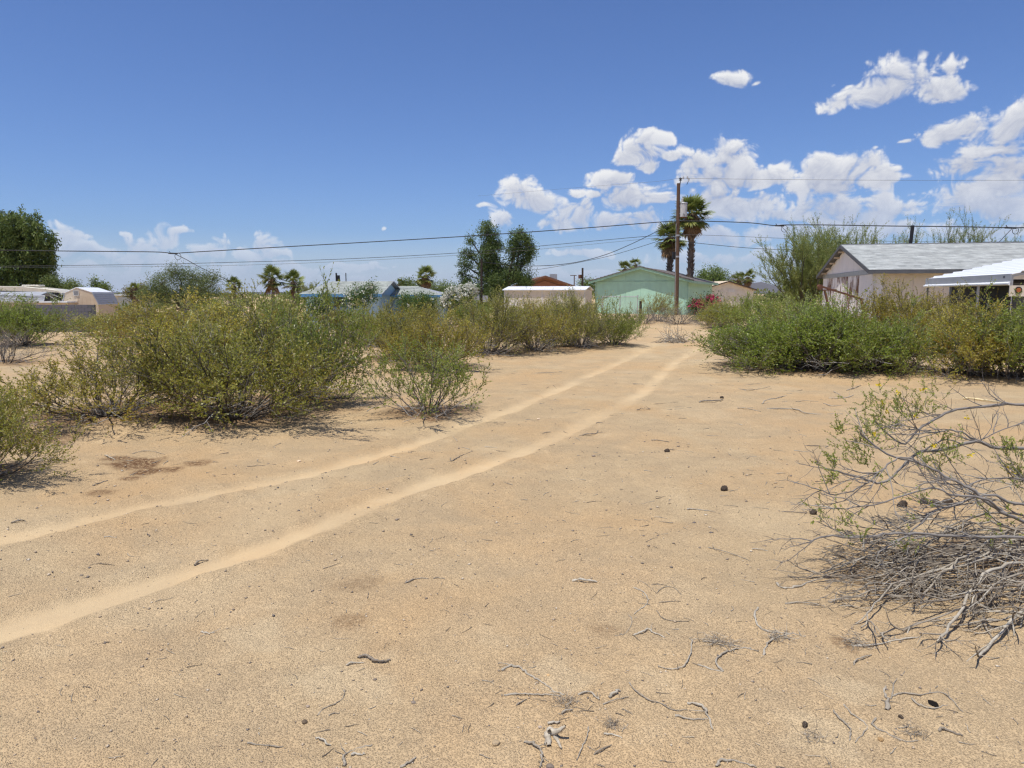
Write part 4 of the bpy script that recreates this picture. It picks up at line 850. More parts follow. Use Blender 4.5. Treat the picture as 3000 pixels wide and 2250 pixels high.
# --- white metal carport in front of it
A_ = np.array(((2948 - CX) / FPX * 19.5, 19.5)); B_ = np.array(((2703 - CX) / FPX * 25.6, 25.6)); ld = B_ - A_; CL = float(np.linalg.norm(ld)); ang = math.atan2(-ld[0], ld[1])
g0 = gz(*A_); cp = empty('metal_carport', (A_[0], A_[1], g0), ang, 'white ribbed metal carport roof at the right frame edge', 'carport')
CW, EH, CR = 5.4, 2.13 - g0, 0.62                       # local: y along the length 0..CL, x across 0..CW
def cprof(x): return EH + CR * (1 - abs(x - CW / 2) / (CW / 2))
nr = 9
for sgn in (0, 1):
    for i in range(nr):                                                # horizontal ribbed roof sheets
        xa = i * CW / 2 / nr; xb = (i + 1) * CW / 2 / nr; k = xb - xa; pr = []
        for (u, h) in ((0, 0), (0.70, 0.0), (0.76, 0.035), (0.90, 0.035), (0.96, 0.0), (1, 0)):
            x = xa + u * k; pr.append((x, cprof(x) + h))
        if sgn: pr = [(CW - x, z) for x, z in pr]
        poly = [(x, -0.02, z) for x, z in pr] + [(x, -0.02, z - 0.012) for x, z in pr[::-1]]
        MB().prism(poly, (0, CL + 0.04, 0)).build('roof_sheet', M['metal_white'], cp)
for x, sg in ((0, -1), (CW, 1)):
    MB().box(*sorted((x + sg * 0.004, x + sg * 0.024)), -0.03, CL + 0.03, EH - 0.21, EH + 0.008).build('side_panel', M['grey_roof_and_shade'], cp)  # grey paints the shade on the upright side of the white metal
    MB().prism([(x + sg * 0.026, -0.03, EH - 0.30), (x + sg * 0.09, -0.03, EH - 0.27), (x + sg * 0.09, -0.03, EH - 0.235), (x + sg * 0.026, -0.03, EH - 0.20)], (0, CL + 0.06, 0)).build('panel_lip', M['metal_white'], cp)
    for y in (0.05, CL / 3, 2 * CL / 3, CL - 0.05): MB().box(*sorted((x - sg * 0.06, x - sg * 0.005)), y - 0.03, y + 0.03, -0.2, EH - 0.02).build('post', M['galv'], cp)
for y in (0.05, CL / 3, 2 * CL / 3, CL - 0.05):
    b = MB().beam((0.03, y, EH - 0.05), (CW / 2, y, EH + CR - 0.06), 0.055).beam((CW / 2, y, EH + CR - 0.06), (CW - 0.03, y, EH - 0.05), 0.055); b.build('truss', M['galv'], cp)
MB().box(-0.026, -0.020, 0.30, 0.42, EH - 0.10, EH - 0.04).build('maker_plate', M['dark_trim'], cp)
# a dark box standing in for the shaded interior, and a pale board
shade_box = empty('carport_shade_box', (A_[0] + 2.3, A_[1] + 3.2, gz(A_[0] + 2.3, A_[1] + 3.2)), ang, 'dark box standing in for the shaded interior of the metal carport', 'trailer')
MB().box(-1.0, 1.0, -2.0, 2.2, 0.45, 1.95).build('body', M['black'], shade_box, 0.04); MB().box(-0.95, 0.95, -2.02, -2.003, 0.6, 1.85).build('shade_box_front', M['dark_trim'], shade_box)
for x in (-0.98, 0.98): MB().rod((x - 0.1, 0.2, 0.30), (x + 0.1, 0.2, 0.30), 0.30, 0.30, 18).build('wheel', M['black'], shade_box)
sp_ = AT(2982, 850, 18.9); sg_ = empty('sign_board', (sp_[0], sp_[1], gz(sp_[0], sp_[1])), math.radians(-8), 'pale board with a rusty orange disc beside the carport opening', 'board')
z_ = sp_[2] - gz(sp_[0], sp_[1])
MB().box(-0.20, 0.26, -0.02, 0.02, z_ - 0.16, z_ + 0.12).build('panel', M['cream'], sg_); MB().rod((0, -0.022, z_), (0, -0.034, z_), 0.088, 0.088, 24).build('disc', M['brown_panel'], sg_)
MB().rod((0, -0.036, z_), (0, -0.046, z_), 0.055, 0.055, 20).build('disc_centre', M['orange'], sg_)
for x in (-0.16, 0.22): MB().box(x - 0.02, x + 0.02, 0.021, 0.06, -0.1, z_ - 0.02).build('leg', M['darkpost'], sg_)

# --- rusty boom leaning up in front of the gable
bp = AT(2470, 880, 30.5); gb_ = gz(bp[0], 30.5); bo = empty('rusty_hoist', (bp[0], 30.5, gb_), 0, 'rusty steel boom with a pulley wheel propped before the stained gable', 'hoist')
def L3(px, py, Y=30.5): return tuple(AT(px, py, Y) - np.array((bp[0], 30.5, gb_)))
MB().beam(L3(2402, 838), L3(2530, 878), 0.06, 0.075).build('boom', M['rust'], bo); MB().beam(L3(2408, 850), L3(2450, 849), 0.05).build('stay', M['rust'], bo)
MB().beam(L3(2416, 850), (L3(2450, 905)[0], 0, -0.1), 0.07).build('strut', M['rust'], bo); MB().beam((L3(2524, 878)[0], 0, L3(2524, 878)[2]), (L3(2545, 930)[0], 0.0, -0.2), 0.08).build('leg', M['rust'], bo)
a = np.array(L3(2402, 841)); MB().rod(a + (0, -0.07, 0), a + (0, 0.07, 0), 0.11, 0.11, 18).build('pulley', M['rust'], bo)

# --- mint green house, gable to the camera
gl = np.array(((1744 - CX) / FPX * 61.5, 61.5)); gr_ = np.array(((2011 - CX) / FPX * 58.5, 58.5)); gd = gr_ - gl; GW = float(np.linalg.norm(gd)); ang = math.atan2(gd[1], gd[0]); g0 = min(gz(*gl), gz(*gr_))
gh = empty('green_house', (gr_[0], gr_[1], g0), ang + math.pi / 2, 'mint green house with a low tiled gable roof behind the utility pole', 'house')
HG = 2.66 - g0; RG = 1.02; pkg, slg = gable_house(gh, 13.0, GW, HG, RG, 0.5, 0.45, (M['green'], M['tile'], M['green_trim']), fasc=0.2)
n_p = 6
for i in range(n_p):
    y0 = i * GW / n_p + 0.01; y1 = (i + 1) * GW / n_p - 0.01; f = lambda y: HG + RG * (1 - abs(y - GW / 2) / (GW / 2)) - 0.06
    MB().box(-0.020, -0.003, y0, y1, 0, HG - 0.05).build('siding_panel', M['green'], gh)
    za = HG + 0.02; pts = [(-0.020, y0, za), (-0.020, y1, za), (-0.020, y1, max(f(y1), za + 0.01))] + ([(-0.020, GW / 2, f(GW / 2))] if y0 + 0.05 < GW / 2 < y1 - 0.05 else []) + [(-0.020, y0, max(f(y0), za + 0.01))]
    MB().prism(pts, (0.017, 0, 0)).build('siding_panel', M['green'], gh)
MB().box(-0.04, -0.022, 0, GW, HG - 0.045, HG + 0.015).build('band_board', M['green_trim'], gh)
for y in (0.0, GW): MB().box(-0.05, -0.021, y - 0.05, y + 0.05, 0, HG).build('corner_board', M['green_trim'], gh)
for sgn in (1, -1):                                                    # rake tiles along the gable edge
    for i in range(13):
        y0 = -0.5 + i * (GW / 2 + 0.5) / 13; y1 = y0 + (GW / 2 + 0.5) / 13 + 0.03; z0 = HG + slg * y0 + 0.12; z1 = HG + slg * y1 + 0.105
        ya, yb = (y0, y1) if sgn > 0 else (GW - y0, GW - y1)
        MB().prism([(-0.52, ya, z0), (-0.52, yb, z1), (-0.52, yb, z1 + 0.06), (-0.52, ya, z0 + 0.085)], (0.24, 0, 0)).build('rake_tile', M['tile'], gh)

# --- long white storage trailer
sl_ = np.array(((1477 - CX) / FPX * 47.5, 47.5)); sr_ = np.array(((1713 - CX) / FPX * 46.0, 46.0)); gd = sr_ - sl_; SW = float(np.linalg.norm(gd)); ang = math.atan2(gd[1], gd[0]); g0 = gz(*sl_)
st_ = empty('storage_trailer', (sl_[0], sl_[1], g0), ang, 'long cream storage trailer with a white metal roof before the two-crowned tree', 'trailer')
h1 = AT(1600, 851, 46.5)[2] - g0
MB().box(0, SW, 0, 2.3, -0.2, h1).build('wall', M['cream'], st_)
for i in range(4): MB().prism([(-0.08 + i * (SW + 0.16) / 4, -0.14, h1 + 0.01), (-0.08 + i * (SW + 0.16) / 4, 1.2, h1 + 0.24), (-0.08 + i * (SW + 0.16) / 4, 1.2, h1 + 0.27), (-0.08 + i * (SW + 0.16) / 4, -0.14, h1 + 0.06)], ((SW + 0.16) / 4 - 0.015, 0, 0)).build('roof_sheet', M['metal_white'], st_)
MB().prism([(-0.08, 1.22, h1 + 0.24), (-0.08, 2.45, h1 + 0.02), (-0.08, 2.45, h1 + 0.06), (-0.08, 1.22, h1 + 0.28)], (SW + 0.16, 0, 0)).build('roof_sheet', M['metal_white'], st_)
for x in (0.0, 1.25, 2.5, 3.75, SW - 0.05): MB().box(x, x + 0.05, -0.02, -0.003, -0.1, h1 - 0.01).build('seam_strip', M['white_trim'], st_)
for x in (3.05, 4.15):                                                 # lattice panels
    fr = MB().box(x, x + 0.62, -0.035, -0.021, h1 - 0.62, h1 - 0.57).box(x, x + 0.62, -0.035, -0.021, h1 - 0.12, h1 - 0.07).box(x, x + 0.05, -0.035, -0.021, h1 - 0.57, h1 - 0.12).box(x + 0.57, x + 0.62, -0.035, -0.021, h1 - 0.57, h1 - 0.12).build('lattice', M['white_trim'], st_)
    for k in range(7):
        u = 0.05 + k * 0.075; MB().beam((x + u, -0.026, h1 - 0.56), (x + min(u + 0.4, 0.57), -0.026, h1 - 0.56 + min(0.4, 0.57 - u)), 0.018, 0.006).build('slat', M['white_trim'], fr)
        MB().beam((x + 0.62 - u, -0.033, h1 - 0.56), (x + 0.62 - min(u + 0.4, 0.57), -0.033, h1 - 0.56 + min(0.4, 0.57 - u)), 0.018, 0.006).build('slat', M['white_trim'], fr)
MB().box(0.3, 0.95, -0.03, -0.021, 0.2, h1 - 0.6).build('door', M['beige'], st_)

# --- terracotta house behind
th = empty('terracotta_house', base_at(1640, 76), math.radians(4) + math.pi / 2, 'terracotta brown house with a low gable beyond the white storage trailer', 'house')
p0 = np.array(base_at(1640, 76)); HT = 2.25 - p0[2]; TW = 6.6
th.location = (p0[0] + 1.75, 76, p0[2]); pkt, slt = gable_house(th, 10.0, TW, HT, 1.12, 0.5, 0.4, (M['terra'], M['terra_roof'], M['terra_roof']), fasc=0.22)
f = MB(); f.prism([(-0.05, 0.9, HT + 0.02), (-0.05, TW / 2, HT + 0.78), (-0.05, TW / 2, HT + 0.70), (-0.05, 1.1, HT + 0.02)], (0.04, 0, 0)).prism([(-0.05, TW - 0.9, HT + 0.02), (-0.05, TW / 2, HT + 0.78), (-0.05, TW / 2, HT + 0.70), (-0.05, TW - 1.1, HT + 0.02)], (0.04, 0, 0)); f.build('gable_moulding', M['terra_roof'], th)
MB().box(1.2, 1.9, TW / 2 - 1.4, TW / 2 - 0.7, pkt - 0.5, pkt + 0.32).build('roof_vent', M['galv'], th)

# --- blue house
bl = np.array(((900 - CX) / FPX * 52.0, 52.0)); g0 = gz(*bl); bh = empty('blue_house', (bl[0], bl[1], g0), math.radians(-6), 'pale blue house with bright blue trim and grey-green shingle roof', 'house')
HB = AT(950, 861, 52)[2] - g0; BW = 5.3; BD = 5.6; RB = AT(1030, 824, 54)[2] - g0 - HB
MB().box(0, BW, 0, BD, -0.2, HB - 0.05).build('wall', M['blue_wall'], bh)
MB().prism([(BW - 0.12, 0, HB - 0.047), (BW - 0.12, BD, HB - 0.047), (BW - 0.12, BD / 2, HB + RB - 0.1)], (0.12, 0, 0)).build('gable_wall', M['blue_wall'], bh)
hx = 1.05                                                              # hip on the left, gable on the right
e0 = -0.35
rf = MB(); zb = HB - 0.02; zt = HB + RB
rf.poly([(e0, e0, zb), (BW + 0.3, e0, zb), (BW + 0.3, BD / 2, zt), (hx, BD / 2, zt)]).poly([(BW + 0.3, BD - e0, zb), (e0, BD - e0, zb), (hx, BD / 2, zt), (BW + 0.3, BD / 2, zt)]).poly([(e0, BD - e0, zb), (e0, e0, zb), (hx, BD / 2, zt)])
rf.poly([(e0, e0, zb - 0.09), (BW + 0.3, e0, zb - 0.09), (BW + 0.3, BD - e0, zb - 0.09), (e0, BD - e0, zb - 0.09)]); rf.build('roof_deck', M['grey_roof_and_shade'], bh)
us = np.array((0, BD / 2 - e0, RB + 0.02)); S = float(np.linalg.norm(us)); us /= S
shingles(bh, np.array((e0, e0, zb + 0.012)), (1, 0, 0), us, BW + 0.65, S, M['shingle'], course=0.19, tab=0.42, x0=lambda s: (hx - e0) * s / S, seed=5, colr=(0.72, 0.74, 0.70))
MB().box(e0, BW + 0.3, e0 - 0.03, e0 - 0.003, zb - 0.20, zb + 0.02).build('eave_fascia', M['blue_trim'], bh)
MB().box(e0 - 0.03, e0 - 0.003, e0, BD - e0, zb - 0.20, zb + 0.02).build('eave_fascia', M['blue_trim'], bh)
for sg in (0, 1):
    ya = e0 if sg == 0 else BD - e0
    MB().prism([(BW + 0.303, ya, zb - 0.03), (BW + 0.303, BD / 2, zt - 0.03), (BW + 0.303, BD / 2, zt + 0.03), (BW + 0.303, ya, zb + 0.03)], (0.03, 0, 0)).build('rake_board', M['galv'], bh)
wx = (985 - 900) / FPX * 52
wf = MB().box(wx - 0.08, wx + 0.9, -0.04, -0.004, HB - 0.98, HB - 0.90).box(wx - 0.08, wx + 0.9, -0.04, -0.004, HB - 0.14, HB - 0.06).box(wx - 0.08, wx, -0.04, -0.004, HB - 0.90, HB - 0.14).box(wx + 0.82, wx + 0.9, -0.04, -0.004, HB - 0.90, HB - 0.14).build('window', M['blue_trim'], bh)
MB().box(wx, wx + 0.82, -0.02, -0.006, HB - 0.90, HB - 0.14).build('pane', M['glass'], wf)
for (x, h, r) in ((1.25, 0.62, 0.06), (1.42, 0.45, 0.10), (1.98, 0.62, 0.035)): MB().rod((x, BD / 2 + 0.1, zt - 0.2), (x, BD / 2 + 0.1, zt + h), r, r, 10).build('roof_pipe', M['black'], bh)
vz = zt - 0.22; vy = BD / 2 - 0.5
v = MB().box(1.35, 1.85, vy - 0.25, vy + 0.2, vz - 0.1, vz + 0.07).build('roof_vent', M['white_trim'], bh)
for k in range(3): MB().box(1.38, 1.82, vy - 0.262, vy - 0.252, vz - 0.06 + k * 0.045, vz - 0.045 + k * 0.045).build('louvre', M['dark_trim'], v)
# its right wing with a shallow roof, set back behind the gable
w0 = BW + 0.02; WX = 3.9; WO = 2.9
MB().box(w0, w0 + WX - 0.5, WO + 0.6, WO + 4.6, -0.2, HB - 0.10).build('wing_wall', M['blue_wall'], bh)
wr = MB(); ri = WO + 2.6
wr.poly([(w0, WO, HB - 0.10), (w0 + WX, WO, HB - 0.10), (w0 + WX - 2.6, ri, HB + 0.60), (w0, ri, HB + 0.60)]).poly([(w0 + WX, WO, HB - 0.10), (w0 + WX, WO + 5.2, HB - 0.10), (w0 + WX - 2.6, ri, HB + 0.60)]).poly([(w0, WO + 5.2, HB - 0.1), (w0, ri, HB + 0.60), (w0 + WX - 2.6, ri, HB + 0.60), (w0 + WX, WO + 5.2, HB - 0.1)]).build('wing_roof', M['grey_roof_and_shade'], bh)
us2 = np.array((0, 2.6, 0.70)); S2 = float(np.linalg.norm(us2)); us2 /= S2
shingles(bh, np.array((w0, WO, HB - 0.085)), (1, 0, 0), us2, WX, S2, M['shingle'], course=0.2, tab=0.42, x1=lambda s: WX - 2.6 * s / S2, seed=6, colr=(0.72, 0.74, 0.70))
MB().box(w0, w0 + WX, WO - 0.03, WO - 0.003, HB - 0.25, HB - 0.08).build('eave_fascia', M['blue_trim'], bh)
MB().box(w0 + 2.75, w0 + 2.83, WO + 0.1, WO + 0.18, -0.2, HB - 0.12).build('porch_post', M['white_trim'], bh)

# --- beige mobile home
mp = np.array(base_at(2120, 80)); mh = empty('mobile_home', (mp[0] + 2.9, 79, mp[2]), math.radians(10) + math.pi / 2, 'beige mobile home with a low gable right of the tall palms', 'house')
HM = AT(2120, 850, 80)[2] - mp[2]; pkm, slm = gable_house(mh, 12.0, 6.0, HM, 0.85, 0.25, 0.35, (M['beige'], M['tan'], M['brown_panel']), fasc=0.10)
MB().box(-0.03, -0.004, 2.2, 2.9, HM - 0.2, HM + 0.1).build('wall_lamp_plate', M['white_trim'], mh)
for i in range(6): MB().box(-0.020, -0.003, i + 0.01, i + 0.99, 0, HM - 0.01).build('siding_panel', M['beige'], mh)
MB().prism([(0.3, 6.05, HM - 0.12), (0.3, 8.0, HM - 0.38), (0.3, 8.0, HM - 0.33), (0.3, 6.05, HM - 0.06)], (4.5, 0, 0)).build('porch_roof', M['tan'], mh)
for x in (0.4, 2.5, 4.7): MB().box(x, x + 0.08, 7.85, 7.93, -0.2, HM - 0.36).build('porch_post', M['white_trim'], mh)
MB().rod((3.0, 3.2, pkm - 0.1), (3.0, 3.2, pkm + 0.4), 0.07).build('roof_pipe', M['black'], mh)

# --- tan barn-roofed shed on the left
sp0 = np.array(base_at(180, 58)); k = 58 / FPX; sh = empty('barn_shed', sp0, math.radians(6), 'tan shed with a white barn-style roof and louvred vent on the left', 'shed')
zz = lambda py: AT(200, py, 58)[2] - sp0[2]
prof = [(0.0, -0.2), (0.0, zz(893)), (10 * k, zz(858)), (43 * k, zz(843)), (84 * k, zz(857)), (100 * k, zz(893)), (100 * k, -0.2)]
SD = 3.6
MB().prism([(x, 0, z) for x, z in prof], (0, SD, 0)).build('wall', M['tan'], sh)
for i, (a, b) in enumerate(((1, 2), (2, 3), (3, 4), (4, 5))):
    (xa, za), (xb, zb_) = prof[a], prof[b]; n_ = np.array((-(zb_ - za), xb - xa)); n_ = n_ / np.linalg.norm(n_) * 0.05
    MB().prism([(xa, -0.03, za), (xb, -0.03, zb_), (xb + n_[0], -0.03, zb_ + n_[1]), (xa + n_[0], -0.03, za + n_[1])], (0, SD + 0.15, 0)).build('roof_sheet', M['metal_white'] if i in (1, 2) else M['grey_roof_and_shade'], sh)  # steep lower slopes get grey as painted shade
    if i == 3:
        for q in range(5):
            u = 0.15 + q * 0.17; x = xa + (xb - xa) * u + n_[0] * 1.02; z = za + (zb_ - za) * u + n_[1] * 1.02; MB().beam((x, -0.02, z), (x, SD + 0.1, z), 0.03).build('roof_rib', M['grey_roof_and_shade'], sh)
for x in np.linspace(0.3, 2.4, 8): MB().box(x, x + 0.015, -0.012, -0.002, 0, zz(868)).build('groove_strip', M['tan'], sh)
vx = 40 * k - 0.18; vz = zz(866); vt = MB().box(vx, vx + 0.40, -0.05, -0.013, vz, vz + 0.40).build('vent', M['white_trim'], sh)
for q in range(4): MB().box(vx + 0.03, vx + 0.37, -0.056, -0.051, vz + 0.05 + q * 0.09, vz + 0.095 + q * 0.09).build('louvre', M['black'], vt)

# --- grey metal-roofed shed and the motorhome behind it at the left edge
s2 = np.array(base_at(-60, 56)); k = 56 / FPX; s2o = empty('metal_roof_shed', s2, math.radians(4), 'low shed with grey barn-style metal roof before the motorhome', 'shed'); zz = lambda py: AT(60, py, 56)[2] - s2[2]
x_ = lambda p: (p + 60) * k
MB().box(x_(-55), x_(176), 0.4, 3.2, -0.2, zz(888)).build('wall', M['tan'], s2o)
for (ya, pa, yb, pb, xe) in ((0.3, 884, 0.55, 866, 112), (0.55, 866, 1.6, 856, 98), (1.6, 856, 2.9, 868, 98)):
    MB().prism([(x_(-60), ya, zz(pa)), (x_(-60), yb, zz(pb)), (x_(-60), yb, zz(pb) + 0.04), (x_(-60), ya, zz(pa) + 0.04)], (x_(xe) - x_(-60), 0, 0)).build('roof_sheet', M['grey_roof_and_shade'], s2o)
MB().box(x_(100), x_(180), 0.2, 3.3, zz(887), zz(883)).build('lean_to_roof', M['metal_white'], s2o)
for q in range(4): MB().beam((x_(-58), 0.31 + q * 0.06, zz(884 - q * 5) + 0.05), (x_(110), 0.31 + q * 0.06, zz(884 - q * 5) + 0.05), 0.02).build('roof_rib', M['galv'], s2o)
rp = np.array(base_at(-120, 63)); k = 63 / FPX; rv = empty('motorhome', rp, math.radians(3), 'cream motorhome with black and white front at the left frame edge', 'motorhome'); zz = lambda py: AT(60, py, 63)[2] - rp[2]; x_ = lambda p: (p + 120) * k
body = [(x_(-110), 0.5), (x_(172), 0.5), (x_(174), zz(880)), (x_(170), zz(858)), (x_(160), zz(850)), (x_(120), zz(845)), (x_(60), zz(839)), (x_(-110), zz(837))]
MB().prism([(x, 0, z) for x, z in body], (0, 2.5, 0)).build('body', M['rv_cream'], rv, 0.03)
MB().prism([(x_(92), -0.015, zz(856)), (x_(166), -0.015, zz(858)), (x_(171), -0.015, zz(890)), (x_(100), -0.015, zz(890))], (0, 0.012, 0)).build('side_panel', M['black'], rv)
MB().prism([(x_(-100), -0.015, zz(848)), (x_(160), -0.015, zz(857)), (x_(160), -0.015, zz(860)), (x_(-100), -0.015, zz(853))], (0, 0.012, 0)).build('stripe', M['black'], rv)
for (pa, qa, pb, qb) in ((135, 868, 165, 884), (150, 866, 168, 872), (146, 882, 168, 886)): MB().beam((x_(pa), -0.025, zz(qa)), (x_(pb), -0.025, zz(qb)), 0.02, 0.05).build('stripe', M['white_trim'], rv)
MB().box(x_(45), x_(95), 0.6, 1.6, zz(839), zz(834)).build('roof_unit', M['rv_cream'], rv, 0.05)
for x in (x_(-60), x_(130)): MB().rod((x, -0.02, 0.45), (x, 0.3, 0.45), 0.45, 0.45, 20).build('wheel', M['black'], rv)
MB().box(x_(172), x_(178), -0.2, 0.02, zz(876), zz(864)).build('mirror', M['black'], rv)

# --- grey block wall on the left
bw0 = np.array(((135 - CX) / FPX * 44, 44.0)); g0 = gz(*bw0); bw = empty('block_wall', (bw0[0], 44.0, g0), math.radians(-2), 'dark grey block wall below the tan shed', 'wall'); hh = AT(180, 893, 44)[2] - g0; L_ = 150 / FPX * 44 + 0.9
bme = MB().box(0.006, 0.394, 0, 0.19, 0.006, 0.194); bm_ = bpy.data.meshes.new('block'); bm_.from_pydata(bme.v, [], bme.f); bm_.materials.append(M['block'])
MB().box(-0.9, L_ - 0.9, 0.01, 0.18, -0.3, hh).build('mortar_core', M['dark_trim'], bw)
for r in range(int(hh / 0.2) + 1):
    for c in range(int(L_ / 0.4)):
        o = link('block', bm_, None, bw); o.location = (-0.9 + c * 0.4 + (0.2 if r % 2 else 0), -0.006, hh - 0.19 - r * 0.2)
# --- far low house between shed and trees
lp = np.array(base_at(360, 85)); lh = empty('far_house', (lp[0] - 1.0, 85, lp[2]), 0, 'far low pale house right of the tan shed', 'house'); hz = AT(360, 866, 85)[2] - lp[2]
MB().box(0, 2.2, 0, 4, -0.2, hz).build('wall', M['beige'], lh); MB().box(-0.3, 2.4, -0.4, 4.3, hz + 0.003, hz + 0.15).build('roof', M['metal_white'], lh); MB().box(0.9, 2.4, -0.9, -0.02, 0.0, hz - 0.2).build('tank', M['galv'], lh)
# ------------------------------------------------------------------ poles, wires, fence
PY = 57.0
def smooth_line(pts, n=8):
    pts = np.array(pts, float); out = []
    for i in range(len(pts) - 1):
        p0, p1, p2, p3 = pts[max(i - 1, 0)], pts[i], pts[i + 1], pts[min(i + 2, len(pts) - 1)]
        for u in np.linspace(0, 1, n, endpoint=False): out.append(0.5 * (2 * p1 + (p2 - p0) * u + (2 * p0 - 5 * p1 + 4 * p2 - p3) * u * u + (3 * p1 - p0 - 3 * p2 + p3) * u ** 3))
    out.append(pts[-1]); return np.array(out)
def tube_obj(name, pts, r, mat, parent=None, sides=6, r1=None):
    V, Q = tubes(np.array(pts)[None], r, r if r1 is None else r1, sides); n = len(V)
    me = mk(name, V, Q, tint=np.full(len(Q), 0.5), smooth=True); return link(name, me, mat, parent)
up = empty('utility_pole', base_at(1983, PY), 0, 'tall brown wooden utility pole with a grey transformer before the palms', 'pole')
ub = np.array(up.location); ZT = AT(1988, 537, PY)[2] - ub[2]; lx = AT(1988, 537, PY)[0] - ub[0]
def PZ(py): return AT(1985, py, PY)[2] - ub[2]
MB().rod((0, 0, -0.5), (lx, 0, ZT), 0.175, 0.125, 14).build('shaft', M['wood'], up)
tx = lx + 0.42; tb, tt = PZ(636), PZ(596)
t_ = MB().rod((tx, -0.05, tb), (tx, -0.05, tt), 0.27, 0.27, 20).build('transformer', M['transformer'], up)
MB().rod((tx, -0.05, tt + 0.002), (tx, -0.05, tt + 0.06), 0.295, 0.27, 20).build('lid', M['galv'], t_); MB().rod((tx, -0.05, tb - 0.04), (tx, -0.05, tb - 0.002), 0.25, 0.28, 20).build('base_ring', M['rust'], t_)
MB().rod((tx - 0.10, -0.05, tt + 0.062), (tx - 0.10, -0.05, tt + 0.40), 0.07, 0.05, 12).build('bushing', M['porcelain'], t_)
for k in range(4): MB().rod((tx - 0.10, -0.05, tt + 0.10 + k * 0.07), (tx - 0.10, -0.05, tt + 0.125 + k * 0.07), 0.105, 0.09, 12).build('bushing_shed', M['porcelain'], t_)
MB().beam((lx + 0.1, -0.05, tb + 0.25), (tx - 0.26, -0.05, tb + 0.25), 0.08).build('bracket', M['galv'], up); MB().beam((lx + 0.1, -0.05, tt - 0.2), (tx - 0.26, -0.05, tt - 0.2), 0.08).build('bracket', M['galv'], up)
MB().rod((lx + 0.10, 0, ZT - 0.3), (lx + 0.14, 0, ZT + 0.20), 0.03, 0.03, 8).build('pin', M['black'], up)
i_ = MB().rod((lx + 0.14, 0, ZT + 0.20), (lx + 0.14, 0, ZT + 0.42), 0.06, 0.05, 12).build('insulator', M['black'], up)
for z in (0.22, 0.32): MB().rod((lx + 0.14, 0, ZT + z), (lx + 0.14, 0, ZT + z + 0.04), 0.13, 0.11, 14).build('insulator_shed', M['black'], i_)
for (px, py) in ((2002, 521), (2014, 520), (2018, 525)):
    q = AT(px, py, PY) - ub; MB().rod(q + (0, 0, -0.09), q + (0, 0, 0.09), 0.07, 0.045, 10).build('arrester', M['porcelain'], up)
MB().rod(AT(2017, 530, PY) - ub, AT(2012, 541, PY) - ub, 0.02).build('cutout', M['black'], up)
for py in (690, 752): MB().rod((lx * 0.6, 0, PZ(py) - 0.06), (lx * 0.6, 0, PZ(py) + 0.06), 0.17, 0.17, 14).build('band', M['galv'], up)
MB().rod((-0.14, -0.10, 0.1), (lx - 0.12, -0.09, ZT - 3), 0.02).build('ground_wire', M['galv'], up)
MB().box(-0.42, -0.20, -0.12, 0.08, PZ(760), PZ(738)).build('telecom_box', M['black'], up)

def wire(name, label, pts, r, mat='cable'):
    P = np.array([AT(px, py, Y) for (px, py, Y) in pts]); tag(tube_obj(name, smooth_line(P), r, M[mat]), label, 'wire', 'overhead wires')
def span(a, Ya, b, Yb): return None
def ys(pts, Ya, Yb):
    n = len(pts); return [(p[0], p[1], Ya + (Yb - Ya) * i / (n - 1)) for i, p in enumerate(pts)]
wire('overhead_cable', 'thick black cable running left from the utility pole to the frame edge', ys([(-160, 730), (0, 733), (250, 736), (450, 738), (508, 742), (560, 739), (800, 725), (1100, 708), (1400, 690), (1700, 669), (1900, 653), (1984, 647)], 52, PY - 0.2), 0.034)
wire('overhead_cable', 'thick black cable running right from the utility pole over the white house', ys([(1990, 647), (2100, 649), (2200, 653), (2270, 661), (2300, 659), (2420, 659), (2600, 662), (2800, 664), (2950, 667), (3000, 667), (3150, 664)], PY - 0.2, 40), 0.034)
wire('overhead_wire', 'upper thin wire below the thick cable on the left side', ys([(-160, 782), (0, 780), (400, 775), (700, 768), (1000, 759), (1340, 741), (1600, 719), (1850, 696), (1984, 686)], 56, PY + 0.2), 0.020)
wire('overhead_wire', 'lower thin wire below the thick cable on the left side', ys([(-160, 783), (300, 782), (700, 777), (1000, 766), (1340, 748), (1570, 731), (1850, 704), (1984, 692)], 60, PY + 0.35), 0.012, 'wire')
wire('service_cable', 'sagging service cable from the utility pole to the meter pole', ys([(1984, 652), (1925, 678), (1860, 710), (1780, 744), (1700, 766), (1620, 777), (1540, 779), (1470, 774), (1412, 767)], PY, 50), 0.024)
wire('service_cable', 'thin sagging line from the utility pole down towards the terracotta house', ys([(1984, 690), (1930, 706), (1800, 746), (1700, 768), (1600, 786), (1555, 791), (1500, 792)], PY, 74), 0.018)
wire('overhead_wire', 'thin wire from the utility pole into the feathery tree on the right', ys([(1990, 705), (2060, 714), (2200, 727), (2350, 733), (2480, 735), (2700, 735)], PY, 54), 0.020)
wire('overhead_wire', 'thin wire sagging behind the white house roof from the utility pole', ys([(1990, 687), (2100, 690), (2400, 702), (2700, 708), (3000, 708), (3150, 706)], PY, 56), 0.014, 'wire')
wire('primary_wire', 'very thin top wire running right from the pole insulator', ys([(1990, 522), (2200, 525), (2600, 528), (3000, 528), (3150, 527)], PY, 48), 0.010, 'wire')
wire('primary_wire', 'very thin top wire receding left from the pole insulator', ys([(1990, 522), (1920, 532), (1800, 541), (1650, 553), (1400, 574)], PY, 120), 0.010, 'wire')
wire('service_drop', 'black drop wire descending from the splice on the left cable', ys([(508, 742), (545, 760), (590, 785), (640, 808), (690, 830)], 53, 60), 0.022)
wire('service_drop', 'short drop wire from the right cable splice into the feathery tree', ys([(2288, 662), (2305, 680), (2325, 706), (2345, 730)], 53, 50), 0.018, 'wire')
